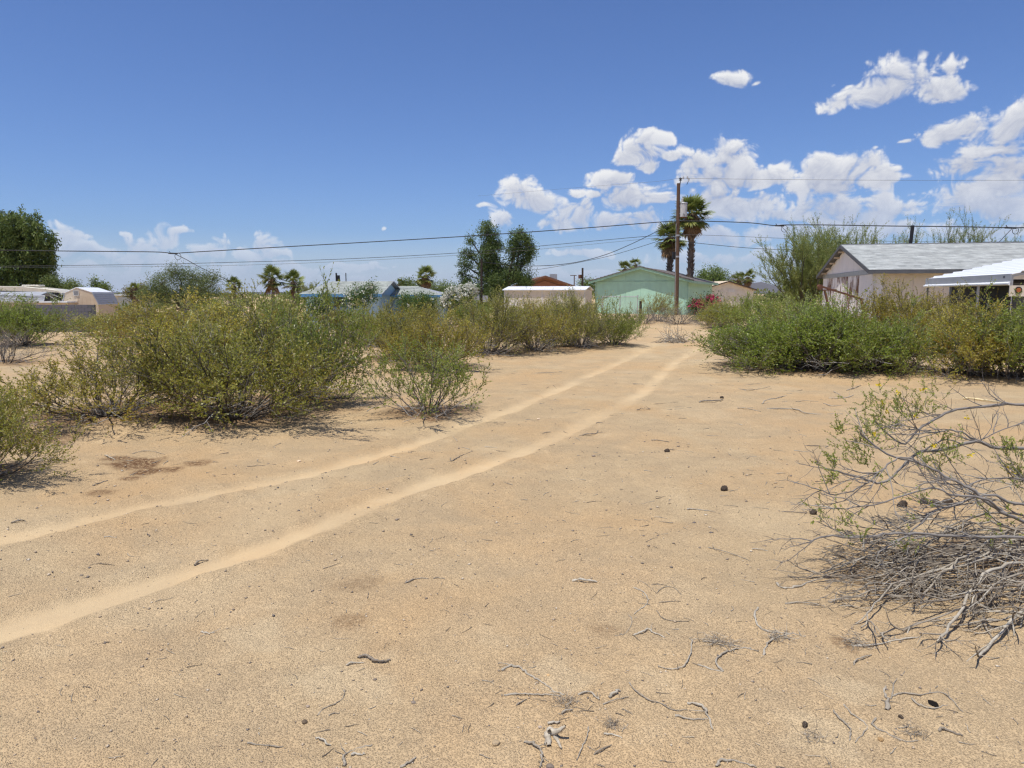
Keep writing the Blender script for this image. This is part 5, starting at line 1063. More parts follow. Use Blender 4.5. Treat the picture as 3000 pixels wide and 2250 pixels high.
wire('service_drop', 'drop wire from the cable at the right edge to the white house roof', ys([(2968, 667), (2950, 685), (2915, 722)], 41.5, 38.5), 0.018)
for (px, py, Y, lab) in ((508, 742, 53.2, 'black splice joint hanging on the left overhead cable'), (2285, 661, 52.6, 'looped splice joint on the right cable above the feathery tree'), (2962, 667, 42.2, 'looped splice joint on the cable at the right frame edge')):
    c = AT(px, py, Y); s_ = empty('cable_splice', c, 0, lab, 'splice'); MB().rod((-0.35, 0, 0.0), (0.30, 0, -0.02), 0.05, 0.05, 8).build('sleeve', M['cable'], s_)
    k = Y / 53; lp_ = [(0.32 * k + 0.22 * k * math.sin(a), -0.02, -0.22 * k + 0.24 * k * math.cos(a)) for a in np.linspace(0, 6.0, 14)]
    tube_obj('loop', np.array(lp_), 0.016, M['cable'], s_); MB().beam((-0.2, 0, 0.02), (-0.3, 0, 0.14), 0.03).build('clip', M['cable'], s_)

mp_ = np.array(base_at(1410, 50)); me_ = empty('meter_pole', mp_, 0, 'slim dark meter pole with a brown box left of the white storage trailer', 'pole')
mz = lambda py: AT(1410, py, 50)[2] - mp_[2]
MB().rod((0, 0, -0.3), (0.03, 0, mz(759)), 0.085, 0.07, 10).build('shaft', M['darkpost'], me_)
MB().box(-0.55, -0.12, -0.22, -0.08, mz(862), mz(845)).build('brown_box', M['brown_panel'], me_); MB().box(-0.50, -0.12, -0.20, -0.08, mz(880), mz(862) - 0.005).build('meter_panel', M['galv'], me_)
MB().box(0.10, 0.45, -0.18, -0.06, mz(884), mz(866)).build('meter_panel', M['galv'], me_); MB().rod((-0.3, -0.15, -0.1), (-0.3, -0.15, mz(880)), 0.03).build('conduit', M['galv'], me_)
fp = np.array(base_at(1706, 100)); f_ = empty('far_pole', fp, 0, 'far dark pole with a small transformer over the terracotta house', 'pole'); fz = lambda py: AT(1706, py, 100)[2] - fp[2]
MB().rod((0, 0, -0.3), (0, 0, fz(785)), 0.15, 0.13, 10).build('shaft', M['darkpost'], f_); MB().rod((-0.35, 0, fz(816)), (-0.35, 0, fz(805)), 0.22, 0.22, 12).build('transformer', M['rust'], f_)
fp = np.array(base_at(1682, 108)); f_ = empty('far_pole', fp, 0, 'thin far pole with a short crossarm left of the small transformer', 'pole'); fz = lambda py: AT(1682, py, 108)[2] - fp[2]
MB().rod((0, 0, -0.3), (0, 0, fz(806)), 0.08, 0.07, 8).build('shaft', M['wood'], f_); MB().beam((-0.6, 0, fz(807)), (0.35, 0, fz(807)), 0.1).build('crossarm', M['wood'], f_)
fp = np.array(base_at(161, 130)); f_ = empty('crossarm_pole', fp, 0, 'far reddish pole with a wide crossarm behind the motorhome', 'pole'); fz = lambda py: AT(161, py, 130)[2] - fp[2]
MB().rod((0, 0, -0.3), (0, 0, fz(811)), 0.17, 0.14, 10).build('shaft', M['rust'], f_); MB().beam((-0.75, 0, fz(817)), (0.75, 0, fz(817)), 0.16).build('crossarm', M['rust'], f_)
for x in (-0.65, -0.25, 0.3, 0.65): MB().rod((x, 0, fz(817) + 0.08), (x, 0, fz(814) + 0.12), 0.07, 0.05, 8).build('insulator', M['porcelain'], f_)

# chain-link gate panel and dark wooden post
cf = np.array(base_at(1765, 53)); ce = empty('chain_link_fence', cf, 0, 'galvanised chain-link fence panel before the mint green house', 'fence'); zt = AT(1820, 869, 53)[2] - cf[2]; W_ = 103 / FPX * 53
MB().rod((0, 0, zt), (W_, 0, zt), 0.03).build('top_rail', M['galv'], ce)
for x in (0.0, W_ * 0.5, W_): MB().rod((x, 0, -0.2), (x, 0, zt + (0.12 if x == W_ else 0.0)), 0.035, 0.035, 8).build('fence_post', M['galv'], ce)
ms_ = Acc(); pr = []
for k in np.arange(-zt, W_, 0.09):
    for sg in (1, -1):
        a = (max(k, 0), max(-k, 0)); b = (min(k + zt, W_), min(zt, W_ - k)); 
        if b[0] - a[0] < 0.02: continue
        pts = np.array([(a[0], 0, a[1]), (b[0], 0, b[1])], float)
        if sg < 0: pts[:, 0] = W_ - pts[:, 0]
        pr.append(pts)
rgm = np.random.default_rng(3); ms_.tube(rgm, np.array(pr), 0.0035, 0.0035, 3, (0.4, 0.6)); tag(link('wire_mesh', ms_.mesh('wire_mesh'), M['galv'], ce), kind='stuff')
pp = np.array(base_at(1877, 46)); pe = empty('wooden_post', pp, 0, 'short dark wooden fence post at the bend of the track', 'post'); zp = AT(1877, 881, 46)[2] - pp[2]
MB().rod((0, 0, -0.3), (0.01, 0, zp), 0.095, 0.085, 10).build('post_body', M['darkpost'], pe); MB().beam((-0.20, -0.06, zp * 0.62), (-0.02, -0.06, zp * 0.62), 0.03).build('latch', M['galv'], pe)

# ------------------------------------------------------------------ far mountains
def mountain(name, pxs, Y, seed, mat):
    """ridge through (px, py) at distance Y, with its foothills towards the camera"""
    rg = np.random.default_rng(seed); n = 90; P = np.array([AT(px, py, Y)[[0, 2]] for px, py in pxs]); xs = np.linspace(P[0, 0], P[-1, 0], n); zs = np.interp(xs, P[:, 0], P[:, 1])
    zs = zs + (zs > 30) * Y * 0.0012 * (vnoise(xs / Y * 160, xs * 0 + seed, seed) + 0.6 * vnoise(xs / Y * 420, xs * 0 + seed, seed + 1)); V = []; m = 16
    for j in range(m):
        u = j / (m - 1); rough = vnoise(xs / Y * 130 + 3 * j * 0.35, xs * 0 + j * 0.7, seed + 5)
        V.append(np.column_stack([xs + rough * Y * 0.004, np.full(n, Y) - (1 - u) * Y * 0.09, np.maximum(zs, 0) * (u ** 1.2) * (1 + 0.5 * rough * (1 - u)) - 20 * (1 - u)]))
    V.append(np.column_stack([xs, np.full(n, Y + Y * 0.06), np.full(n, -30.0)])); V = np.concatenate(V)
    i = (np.arange(m)[:, None] * n + np.arange(n - 1)[None]).ravel(); Q = np.stack([i, i + 1, i + n + 1, i + n], -1)
    tag(link(name, mk(name, V, Q), mat), kind='structure')
M['rock'] = plain('mountain_rock', (0.085, 0.07, 0.062), 0.95, 0.3, 0.002)
mountain('mountain', [(2080, 845), (2110, 836), (2130, 822), (2145, 806), (2156, 801), (2166, 808), (2175, 820), (2190, 832), (2230, 826), (2270, 836), (2320, 845)], 9000, 3, M['rock'])
mountain('mountain_range', [(-500, 858), (200, 856), (600, 857), (1000, 853), (1300, 855), (1650, 852), (1900, 850), (2050, 846), (2230, 838), (2330, 842), (2500, 838), (2800, 846), (3300, 850), (3600, 860)], 11500, 9, M['rock'])

# ------------------------------------------------------------------ foreground: dead branches, live branches, sticks, stones
def gline(pts, lift):
    out = []
    for (px, py) in pts: out.append(GP(px, py, lift))
    return smooth_line(out, 5)
def stick_obj(name, label, pts, r, tint, mat='deadwood', group='fallen sticks on the sand', cat='stick', side=0, seed=0):
    L = gline(pts, r * 0.35); rgs = np.random.default_rng(seed + int(pts[0][0] * 7 + pts[0][1])); n = len(L)
    L += rgs.normal(0, 1, L.shape) * (0.55 * r, 0.55 * r, 0.2 * r); L[:, 2] += 0.35 * r * np.sin(np.linspace(0, 7, n)) + np.abs(np.sin(np.linspace(0, math.pi, n))) * r * rgs.uniform(0, 2.2)
    u = np.linspace(0, 1, n); a = Acc(); R = r * (1 - 0.45 * u) * (1 + 0.22 * rgs.normal(size=n)); 
    V, Q = tubes(L[None], 1.0, 1.0, 6); V = V.reshape(n, 6, 3); V = L[:, None] + (V - L[:, None]) * R[:, None, None]
    a.add(V.reshape(-1, 3), Q, np.clip(tint + rgs.normal(0, 0.08, len(Q)), 0, 1))
    for k in range(side):                                            # broken side twigs
        j = rgs.integers(1, n - 1); d = np.array((rgs.normal(), rgs.normal(), 0.25)); S = grow(rgs, L[j][None], d[None], [r * rgs.uniform(6, 14)], 4, 0.2); S[:, :, 2] = np.maximum(S[:, :, 2], L[j][2] - r)
        V2, Q2 = tubes(S, r * 0.45, r * 0.2, 4); a.add(V2, Q2, np.clip(tint + rgs.normal(0, 0.1, len(Q2)), 0, 1))
    # end caps
    e = len(V.reshape(-1, 3))
    me = a.mesh(name, True); o = link(name, me, M[mat]); return tag(o, label, cat, group)
def cc(off, sc): return lambda pts: [(off[0] + x * sc, off[1] + y * sc) for x, y in pts]
C3 = cc((1300, 1650), 0.3617); C4 = cc((1900, 1650), 0.4973); C5 = cc((500, 1650), 0.3617); C7 = cc((1900, 1050), 0.4973); C6 = cc((1000, 900), 0.4973); C8 = cc((0, 1300), 0.4973)
SM = 'small grey twig lying on the bare sand'
STK = [
 (C3([(1055, 145), (1140, 155), (1232, 158)]), .012, .95, 0, 'short thick bleached stick lying level right of the frame centre'),
 (C3([(1540, 200), (1620, 240), (1652, 290), (1640, 340), (1575, 385), (1545, 415)]), .006, .75, 0, 'pale hook-shaped twig left of the dead brush'),
 (C3([(1490, 415), (1525, 460), (1510, 520), (1470, 570), (1390, 590)]), .004, .55, 1, 'thin curved twig just below the pale hook-shaped one'),
 (C3([(1545, 582), (1610, 570), (1652, 540), (1700, 570), (1790, 605)]), .007, .9, 1, 'bleached bent stick pointing up like a roof'),
 (C3([(1580, 140), (1650, 180), (1730, 250)]), .003, .4, 0, SM), (C3([(1680, 175), (1740, 174), (1810, 178)]), .003, .4, 0, SM), (C3([(1730, 240), (1780, 200), (1860, 200), (1930, 260)]), .004, .4, 1, 'thin arched dark twig at the left tip of the dead brush'),
 (C3([(1740, 320), (1850, 312), (1920, 310)]), .004, .3, 1, SM), (C3([(1725, 380), (1760, 440), (1840, 470), (1990, 470)]), .0035, .35, 0, 'thin dark twig curved like a bowl'),
 (C3([(460, 875), (550, 835), (640, 875), (720, 930), (800, 970), (880, 1030), (975, 1070)]), .0085, .7, 2, 'longest grey branch with rough bark near the bottom centre'),
 (C3([(490, 1075), (600, 1070), (700, 1070), (850, 1070), (950, 1080)]), .006, .65, 2, 'level grey stick meeting the long branch near the bottom centre'),
 (C3([(590, 1155), (630, 1130), (670, 1105)]), .005, .3, 0, SM), (C3([(1090, 1065), (1180, 1055), (1260, 1115)]), .007, .7, 1, 'small knobbly grey stick right of the long branch'),
 (C3([(1345, 1095), (1390, 1060), (1430, 1040)]), .010, .75, 0, 'short thick grey wood chip lying diagonally near the bottom centre'), (C3([(1300, 1145), (1400, 1115), (1500, 1085)]), .005, .5, 0, SM),
 (C3([(1500, 970), (1540, 1030), (1650, 1110), (1750, 1140), (1860, 1195), (1970, 1190)]), .0045, .45, 2, 'long thin wavy twig right of the bottom centre'),
 (C3([(1980, 1140), (2080, 1170), (2140, 1230), (2180, 1360)]), .009, .7, 1, 'grey branch crossing another near the lower right'), (C3([(1880, 1240), (2000, 1270), (2140, 1265)]), .006, .6, 0, 'thin grey branch crossed by a thicker one near the lower right'),
 (C3([(1175, 1330), (1160, 1420), (1120, 1500), (1070, 1600)]), .005, .55, 0, 'long thin twig pointing towards the viewer at the bottom edge'), (C3([(1215, 1555), (1290, 1520), (1355, 1475)]), .0055, .3, 0, SM),
 (C3([(650, 1455), (720, 1480), (780, 1540), (800, 1600), (780, 1660)]), .008, .5, 1, 'forked dark branch beside the weathered wood lump at the bottom edge'), (C3([(950, 1225), (1000, 1205), (1050, 1190)]), .006, .6, 0, SM),
 (C3([(845, 1310), (900, 1300), (950, 1290)]), .007, .85, 0, 'short bleached stick above the weathered wood lump'), (C3([(1300, 1385), (1380, 1395), (1440, 1420)]), .005, .9, 0, 'small bleached twig under the twig tuft'),
 (C4([(755, 120), (790, 150), (880, 140), (960, 105), (1080, 80)]), .010, .7, 1, 'pale curved stick sticking out of the left end of the dead brush'),
 (C4([(640, 265), (630, 330), (660, 385), (740, 410), (830, 415), (930, 435)]), .008, .75, 1, 'pale J-shaped branch below the dead brush'),
 (C4([(675, 545), (700, 480), (760, 440), (820, 420)]), .008, .7, 0, 'pale arched branch joining the J-shaped one'),
 (C4([(320, 465), (430, 465), (540, 495), (650, 520)]), .006, .45, 3, 'bundle-like dark twig left of the pale arched branch'),
 (C4([(440, 640), (400, 600), (420, 550), (500, 515), (600, 500)]), .007, .7, 0, 'pale looping branch below the dark bundle-like twig'),
 (C4([(250, 450), (252, 520), (230, 580), (190, 620), (130, 630), (60, 610)]), .006, .8, 1, 'pale S-shaped twig left of the looping branch'),
 (C4([(290, 600), (350, 620), (440, 640)]), .006, .8, 0, 'short pale twig under the looping branch'), (C4([(800, 240), (930, 240), (1040, 255)]), .006, .6, 0, SM),
 (C4([(1410, 865), (1395, 790), (1390, 730)]), .012, .55, 0, 'thick upright stub of the forked twig at the lower right'),
 (C4([(1420, 800), (1480, 770), (1600, 780), (1720, 765), (1790, 810), (1850, 880)]), .006, .5, 2, 'long arching branch over the small burrow at the lower right'),
 (C4([(1435, 790), (1450, 700), (1510, 640)]), .005, .5, 1, 'thin twig rising from the thick stub at the lower right'), (C4([(1550, 800), (1590, 840), (1680, 860), (1760, 835)]), .005, .75, 0, 'pale twig curving under the small burrow'),
 (C4([(1090, 870), (1120, 920), (1160, 950), (1190, 1000), (1180, 1050)]), .006, .5, 0, 'left one of two wavy twigs left of the burrow'), (C4([(1150, 835), (1200, 890), (1280, 950), (1280, 980), (1215, 1060)]), .006, .6, 0, 'right one of two wavy twigs left of the burrow'),
 (C4([(1340, 915), (1320, 960), (1400, 1000), (1500, 1050), (1580, 1050)]), .006, .5, 1, 'curved twig below the small burrow'), (C4([(1700, 985), (1760, 990), (1850, 1020)]), .009, .25, 0, 'short dark stick right of the curved twig below the burrow'),
 (C4([(400, 1200), (450, 1165), (520, 1170), (640, 1205)]), .008, .6, 0, 'grey arched branch cut by the bottom frame edge'), (C4([(1210, 600), (1230, 575), (1310, 545)]), .006, .6, 0, SM),
 (C4([(1190, 490), (1350, 485), (1480, 455), (1600, 440)]), .008, .85, 1, 'long pale stick along the lower edge of the dead brush'),
 (C5([(1900, 165), (1980, 130), (2090, 125)]), .007, .45, 0, 'thin arched stick on the pebbly sand left of centre'), (C5([(2130, 125), (2170, 120), (2220, 128)]), .006, .4, 0, SM),
 (C5([(1520, 770), (1600, 765), (1640, 800), (1720, 805), (1775, 790)]), .010, .2, 0, 'dark snake-like stick left of the long grey branch'), (C5([(1430, 830), (1490, 815), (1565, 810)]), .006, .8, 0, 'pale twig under the dark snake-like stick'),
 (C5([(1180, 1240), (1260, 1170), (1340, 1140), (1400, 1090), (1402, 1030)]), .005, .4, 2, 'twin thin twigs left of the small dark stone'), (C5([(620, 1465), (720, 1475), (910, 1490)]), .006, .45, 1, 'thin level twig in the lower left'),
 (C5([(1400, 1640), (1412, 1570), (1480, 1510), (1640, 1475)]), .008, .5, 1, 'curved grey branch at the bottom edge left of the round stone'), (C5([(1465, 1555), (1520, 1548), (1580, 1545)]), .008, .85, 0, 'pale peg beside the curved branch at the bottom edge'),
 (C5([(1870, 1655), (1930, 1620), (1990, 1580)]), .008, .55, 0, 'straight diagonal stick cut by the bottom frame edge'), (C5([(1180, 1425), (1240, 1450), (1290, 1480)]), .007, .85, 0, SM), (C5([(1280, 1240), (1320, 1222), (1370, 1215)]), .005, .4, 0, SM),
 (C7([(300, 260), (370, 260), (442, 250)]), .022, .4, 0, 'thick dark stick lying level right of the track'), (C7([(670, 268), (700, 245), (810, 222)]), .014, .7, 1, 'pale stick with a knob end right of the track'),
 (C7([(700, 297), (860, 305), (950, 330), (1150, 330)]), .016, .65, 2, 'longest straight grey branch on the sand below the dense green shrub'), (C7([(525, 295), (580, 300), (660, 315)]), .010, .6, 1, SM),
 (C7([(1060, 235), (1150, 235), (1212, 215)]), .013, .8, 1, 'pale forked branch below the dense green shrub'), (C7([(1090, 195), (1120, 212), (1150, 230)]), .010, .7, 0, SM), (C7([(1030, 265), (1080, 280), (1150, 276)]), .009, .75, 0, SM), (C7([(1165, 190), (1210, 178), (1250, 160)]), .014, .55, 0, 'short grey branch near the foot of the bare grey trunk'),
 (C7([(530, 180), (600, 190), (660, 180), (720, 165)]), .009, .45, 4, 'tangle of thin twigs on the sand before the dense green shrubs'), (C7([(560, 160), (640, 150), (770, 145)]), .008, .4, 2, SM), (C7([(870, 255), (930, 250), (1000, 255)]), .008, .6, 0, SM),
 (C7([(230, 890), (300, 893), (350, 898)]), .010, .7, 1, 'grey stick with a split end on the open sand right of centre'), (C7([(780, 905), (860, 909), (960, 912)]), .006, .35, 0, 'thin straight twig ending in a dark clod'),
 (C7([(920, 515), (1000, 520), (1060, 520)]), .008, .35, 0, 'dark straight twig at the tip of the flowering branches'), (C7([(350, 1115), (500, 1160), (600, 1195)]), .005, .5, 1, SM), (C7([(610, 1125), (660, 1130), (700, 1135)]), .006, .85, 0, SM),
 (C7([(1880, 150), (1960, 155), (2040, 165)]), .013, .35, 1, 'dark twig on the sand before the right-hand shrubs'), (C7([(15, 482), (70, 486), (120, 492)]), .008, .35, 0, SM),
 (C6([(640, 890), (650, 910), (700, 880), (772, 850)]), .008, .3, 1, 'dark hooked twig between the two wheel tracks'), (C6([(1400, 758), (1460, 752), (1500, 745), (1516, 728)]), .012, .35, 1, 'dark stick lying on the right wheel track'), (C6([(1740, 605), (1780, 606), (1822, 600)]), .012, .3, 3, 'small dark twig bunch at the right edge of the track'),
 (C6([(1140, 390), (1220, 388), (1300, 382)]), .010, .55, 0, SM), (C6([(1990, 655), (2040, 660)]), .008, .3, 0, SM), (C6([(1830, 785), (1880, 788), (1930, 795)]), .007, .35, 0, SM), (C6([(1500, 685), (1535, 682)]), .010, .3, 0, SM), (C6([(1720, 453), (1780, 455)]), .012, .5, 0, SM),
 (C8([(545, 248), (590, 232), (632, 218)]), .011, .3, 0, 'dark straight twig below the brown leaf litter'), (C8([(615, 553), (650, 551), (690, 556)]), .006, .75, 0, SM), (C8([(1145, 715), (1180, 700), (1222, 688)]), .008, .4, 0, 'grey stick beside the lower wheel track'),
 (C8([(1185, 1110), (1225, 1119), (1268, 1116)]), .007, .85, 1, 'pale chip of wood on the sand in the lower left'), (C8([(780, 60), (850, 45), (920, 50), (970, 65)]), .006, .5, 0, 'thin arched twig over the brown leaf litter'), (C8([(615, 70), (650, 85), (680, 96)]), .010, .95, 2, 'white antler-like twig on the brown leaf litter'),
 (C8([(70, 470), (110, 460), (140, 455)]), .010, .4, 3, 'small dark twig clump at the left frame edge'), (C8([(1455, 135), (1540, 130), (1625, 122)]), .006, .3, 2, 'thin dark twig above the upper wheel track'), (C8([(300, 15), (330, 14), (355, 12)]), .012, .3, 0, SM),
]
import re as _re
def _mid(p): return np.mean(np.array(p), 0)
_named = [(_mid(q[0]), _re.split(r' (?:near|with|left|right|below|above|at|on|beside|lying|just|pointing|curved|meeting|cut|sticking|joining|crossing|crossed|rising|curving|over|along|under|between|before|ending|in|of) ', q[4])[0]) for q in STK if q[4] != SM]
_seen = set()
for i, (pts, r, tint, side, lab) in enumerate(STK):
    if lab == SM:                                                     # say beside which larger stick it lies
        c = _mid(pts)
        for d_, m_, nm in sorted((float(np.hypot(*(c - m))), tuple(m), nm) for m, nm in _named):
            v = c - np.array(m_); side_ = ('right of' if v[0] > 0 else 'left of') if abs(v[0]) > abs(v[1]) else ('below' if v[1] > 0 else 'above')
            lab = 'small grey twig on the sand just %s the %s' % (side_, nm)
            if lab not in _seen: break
        _seen.add(lab)
    stick_obj('stick', lab, pts, r * 0.62, tint, 'deadwood', side=side, seed=i)
stick_obj('wood_lath', 'pale yellow flat lath on the sand behind the flowering branches', C7([(1860, 240), (1960, 252), (2085, 264)]), .02, 1.0, 'deadwood', None, 'lath').color = (1.5, 1.35, 0.95, 1)

# stones, clods, weathered lump
def rock_mesh(seed, sx=1.0, sy=0.8, sz=0.6, sub=2, rough=0.18):
    import bmesh
    rgs = np.random.default_rng(seed); bm = bmesh.new(); bmesh.ops.create_icosphere(bm, subdivisions=sub, radius=1.0)
    k = rgs.normal(size=(5, 3)); ph = rgs.uniform(0, 6, 5)
    for v in bm.verts:
        c = np.array(v.co); f = 1 + rough * sum(math.sin(2.2 * float(k[i] @ c) + ph[i]) for i in range(5)) / 2.2; v.co = Vector((c[0] * f * sx, c[1] * f * sy, c[2] * f * sz))
    me = bpy.data.meshes.new('rock'); bm.to_mesh(me); bm.free(); a = me.attributes.new('tint', 'FLOAT', 'FACE'); a.data.foreach_set('value', rgs.uniform(0.2, 0.6, len(me.polygons)).astype(np.float32)); return me
M['clod'] = tinted('dark_clod', [(0.035, 0.027, 0.02), (0.07, 0.052, 0.038), (0.11, 0.085, 0.06)], 0.95, noise=60.0)
def stone(name, label, px, py, rpx, colr, seed, mat='stone', flat=0.65, cat='stone', group=None):
    p = GP(px, py); d = math.hypot(p[0], p[1]); r = rpx * math.hypot(d, EYE) / FPX; o = link(name, rock_mesh(seed, sz=flat), M[mat]); o.location = (p[0], p[1], p[2] + r * flat * 0.5); o.scale = (r, r, r); o.rotation_euler = (0, 0, seed); o.color = c4(colr); tag(o, label, cat, group)
for i, (px, py, r, colr, lab) in enumerate([(1452, 2178, 16, (1.0, 0.95, 0.8), 'round tan stone beside the weathered wood lump at the bottom'), (892, 2117, 13, (0.35, 0.32, 0.28), 'small dark oblong stone in the lower left'), (1611, 2247, 14, (0.5, 0.5, 0.55), 'dark stone cut by the bottom frame edge'),
   (1582, 2131, 8, (1.1, 1.1, 1.15), 'small pale grey pebble above the weathered wood lump'), (1606, 1978, 7, (1.5, 1.25, 0.85), 'small yellowish pebble above the long grey branch'), (1212, 2060, 9, (0.65, 0.66, 0.72), 'blue-grey pebble left of the bottom centre'), (1098, 1991, 8, (0.5, 0.5, 0.55), 'dark grey pebble by the snake-like stick'),
   (1738, 1337, 9, (0.75, 0.75, 0.78), 'grey stone between the wheel tracks'), (875, 1352, 9, (2.0, 1.95, 1.85), 'white chip on the sand above the upper wheel track'), (1577, 1228, 6, (2.2, 2.2, 2.2), 'tiny white chip between the wheel tracks'), (2580, 2168, 11, (1.0, 0.8, 0.5), 'tan oblong stone below the burrow'), (902, 2070, 8, (0.9, 0.9, 0.95), 'grey pebble beside the twin thin twigs')]):
    stone('stone', lab, px, py, r * 0.75, colr, i + 1, flat=0.42)
for i, (px, py, r, lab) in enumerate([(2121, 1436, 15, 'lone dark clod of dung on the open sand'), (1955, 1324, 11, 'dark clod with a stalk right of the track'), (2384, 1506, 15, 'dark clod at the end of the thin straight twig'), (2114, 1167, 8, 'dark clod above the thick dark stick'), (2642, 1484, 18, 'leftmost dark clod behind the flowering branches'), (2708, 1474, 17, 'dark clod second in the row behind the flowering branches'),
   (2742, 1484, 22, 'largest dark clod in the row behind the flowering branches'), (2775, 1478, 19, 'rightmost dark clod behind the flowering branches'), (2358, 2127, 12, 'small dark clod in the lower right sand'), (2640, 2104, 9, 'small dark clod below the burrow')]):
    stone('dung_clod', lab, px, py, r * 0.75, (1, 1, 1), 40 + i, 'clod', 0.8, 'clod', 'dark clods on the sand')
stone('burrow', 'small dark burrow mouth under the arching branch at the lower right', 2735, 2062, 14, (0.12, 0.1, 0.08), 77, 'clod', 0.15, 'burrow')  # near-black flat stone paints the shade inside the hole
p = GP(1612, 2170); d = math.hypot(np.hypot(p[0], p[1]), EYE); k = d / FPX
lump = Acc(); rgs = np.random.default_rng(9)
for (x0_, y0_, z0_, dx, dy, dz, L_, r0_, r1_, tn) in ((-6, 26, 6, 0.10, -1, 0.10, 52, 9, 5, .8), (4, 30, 8, 0.22, -1, 0.0, 58, 10, 3, .9), (12, 20, 5, 0.05, -1, -0.1, 60, 6, 2.5, .7), (-10, 18, 4, -0.25, -1, -0.05, 40, 6, 2, .6), (2, 34, 10, -0.3, -0.5, 0.2, 24, 8, 5, .85)):
    L = grow(rgs, np.array([(x0_ * k, y0_ * k, z0_ * k)]), np.array([(dx, dy, dz)], float), [L_ * k], 7, 0.16); L[:, :, 2] = np.maximum(L[:, :, 2], 1.5 * k); V, Q = tubes(L, r0_ * k, r1_ * k, 9); V = V + rgs.normal(0, 0.8 * k, V.shape); lump.add(V, Q, np.clip(tn + rgs.normal(0, 0.12, len(Q)), 0, 1))
o = link('weathered_wood', lump.mesh('weathered_wood', False), M['deadwood']); o.location = p; o.color = (1.05, 1.03, 1.0, 1); tag(o, 'bleached gnarled lump of wood on the sand at the bottom centre', 'wood')
def tuft(label, px, py, size, n, seed, mat='deadwood', name='twig_tuft', h=0.5):
    rgs = np.random.default_rng(seed); p = GP(px, py); b = np.column_stack([rgs.normal(0, size * 0.35, n), rgs.normal(0, size * 0.35, n), rgs.uniform(0, size * 0.15, n)])
    a = Acc(); L = grow(rgs, b, rgs.normal(size=(n, 3)) * (1, 1, h), rgs.uniform(0.4, 1.1, n) * size, 4, 0.3); L[:, :, 2] = np.maximum(L[:, :, 2], 0.003); a.tube(rgs, L, size * 0.012, size * 0.006, 4, (0, 1)); o = link(name, a.mesh(name), M[mat]); o.location = p; tag(o, label, 'twigs', 'tufts of fine dead twigs')
tuft('small nest-like tuft of twigs near the bottom centre', 1795, 2122, 0.055, 60, 1, 'deadwood'); tuft('dry tuft growing in the middle of the track near its bend', 1980, 1003, 0.75, 130, 2, 'deadwood', h=0.9)
tuft('fine dead twigs beside the long grey branch at the bottom centre', 1660, 2062, 0.07, 70, 3, h=0.2); tuft('dark fine twig litter below the dead brush', 2500, 1880, 0.09, 50, 4, h=0.15); tuft('fine twig litter under the pale J-shaped branch', 2290, 1868, 0.09, 55, 5, h=0.12); tuft('fine twig litter inside the pale looping branch', 2110, 1884, 0.10, 60, 6, h=0.12)
tuft('dry brown sprig below the burrow', 2690, 2150, 0.07, 45, 7, 'deadwood', h=0.8); tuft('brown twig crumbs on the pale dust patch at the lower right', 2390, 2165, 0.06, 50, 8)

# heap of dead branches on the right
HC = GP(2960, 1690); hp = empty('brush_heap', HC, 0, 'heap of grey dead branches on the sand at the right frame edge', 'brush heap'); rgs = np.random.default_rng(21)
def heap_line(px, py, hz):
    q = GP(px, py); return q + np.array((0, 0, hz))
MAIN = [  # traced main branches: (px, py, height above the ground)
 ([(3080, 1640, .16), (2960, 1660, .15), (2860, 1690, .12), (2740, 1720, .10), (2630, 1740, .07), (2560, 1800, .05), (2530, 1850, .02)], .012, .75), ([(3060, 1700, .10), (2980, 1710, .12), (2880, 1740, .10), (2780, 1860, .04), (2750, 1885, .01)], .016, .85),
 ([(3050, 1640, .10), (2900, 1600, .16), (2760, 1625, .14), (2640, 1640, .10), (2500, 1670, .05), (2370, 1700, .02)], .012, .7), ([(3060, 1600, .16), (2930, 1590, .20), (2800, 1610, .18), (2700, 1650, .1), (2600, 1690, .06)], .013, .55),
 ([(3060, 1570, .2), (2900, 1560, .22), (2700, 1575, .16), (2560, 1630, .08), (2420, 1690, .03)], .010, .5), ([(3050, 1720, .08), (2940, 1745, .1), (2850, 1800, .06), (2700, 1840, .03), (2580, 1870, .02)], .010, .6),
 ([(3060, 1780, .06), (2980, 1830, .05), (2940, 1860, .03), (2870, 1935, .01)], .016, .9), ([(3060, 1830, .05), (2990, 1835, .05), (2900, 1838, .03), (2880, 1832, .02)], .009, .7), ([(3040, 1660, .14), (2940, 1640, .18), (2840, 1690, .14), (2760, 1730, .1), (2690, 1775, .05)], .014, .65),
 ([(3060, 1610, .2), (2980, 1640, .2), (2880, 1650, .16), (2720, 1680, .12), (2600, 1720, .07), (2480, 1760, .03)], .011, .45), ([(3060, 1680, .16), (2960, 1690, .16), (2820, 1715, .12), (2700, 1740, .08), (2560, 1760, .05), (2440, 1765, .02)], .010, .7), ([(3050, 1750, .1), (2950, 1770, .1), (2820, 1790, .07), (2680, 1800, .05)], .011, .35),
 ([(3060, 1560, .26), (2960, 1540, .28), (2820, 1560, .22), (2640, 1600, .12)], .009, .6), ([(3060, 1650, .2), (2900, 1640, .2), (2780, 1600, .18), (2640, 1590, .12), (2480, 1620, .05)], .009, .5)]
heapP = []
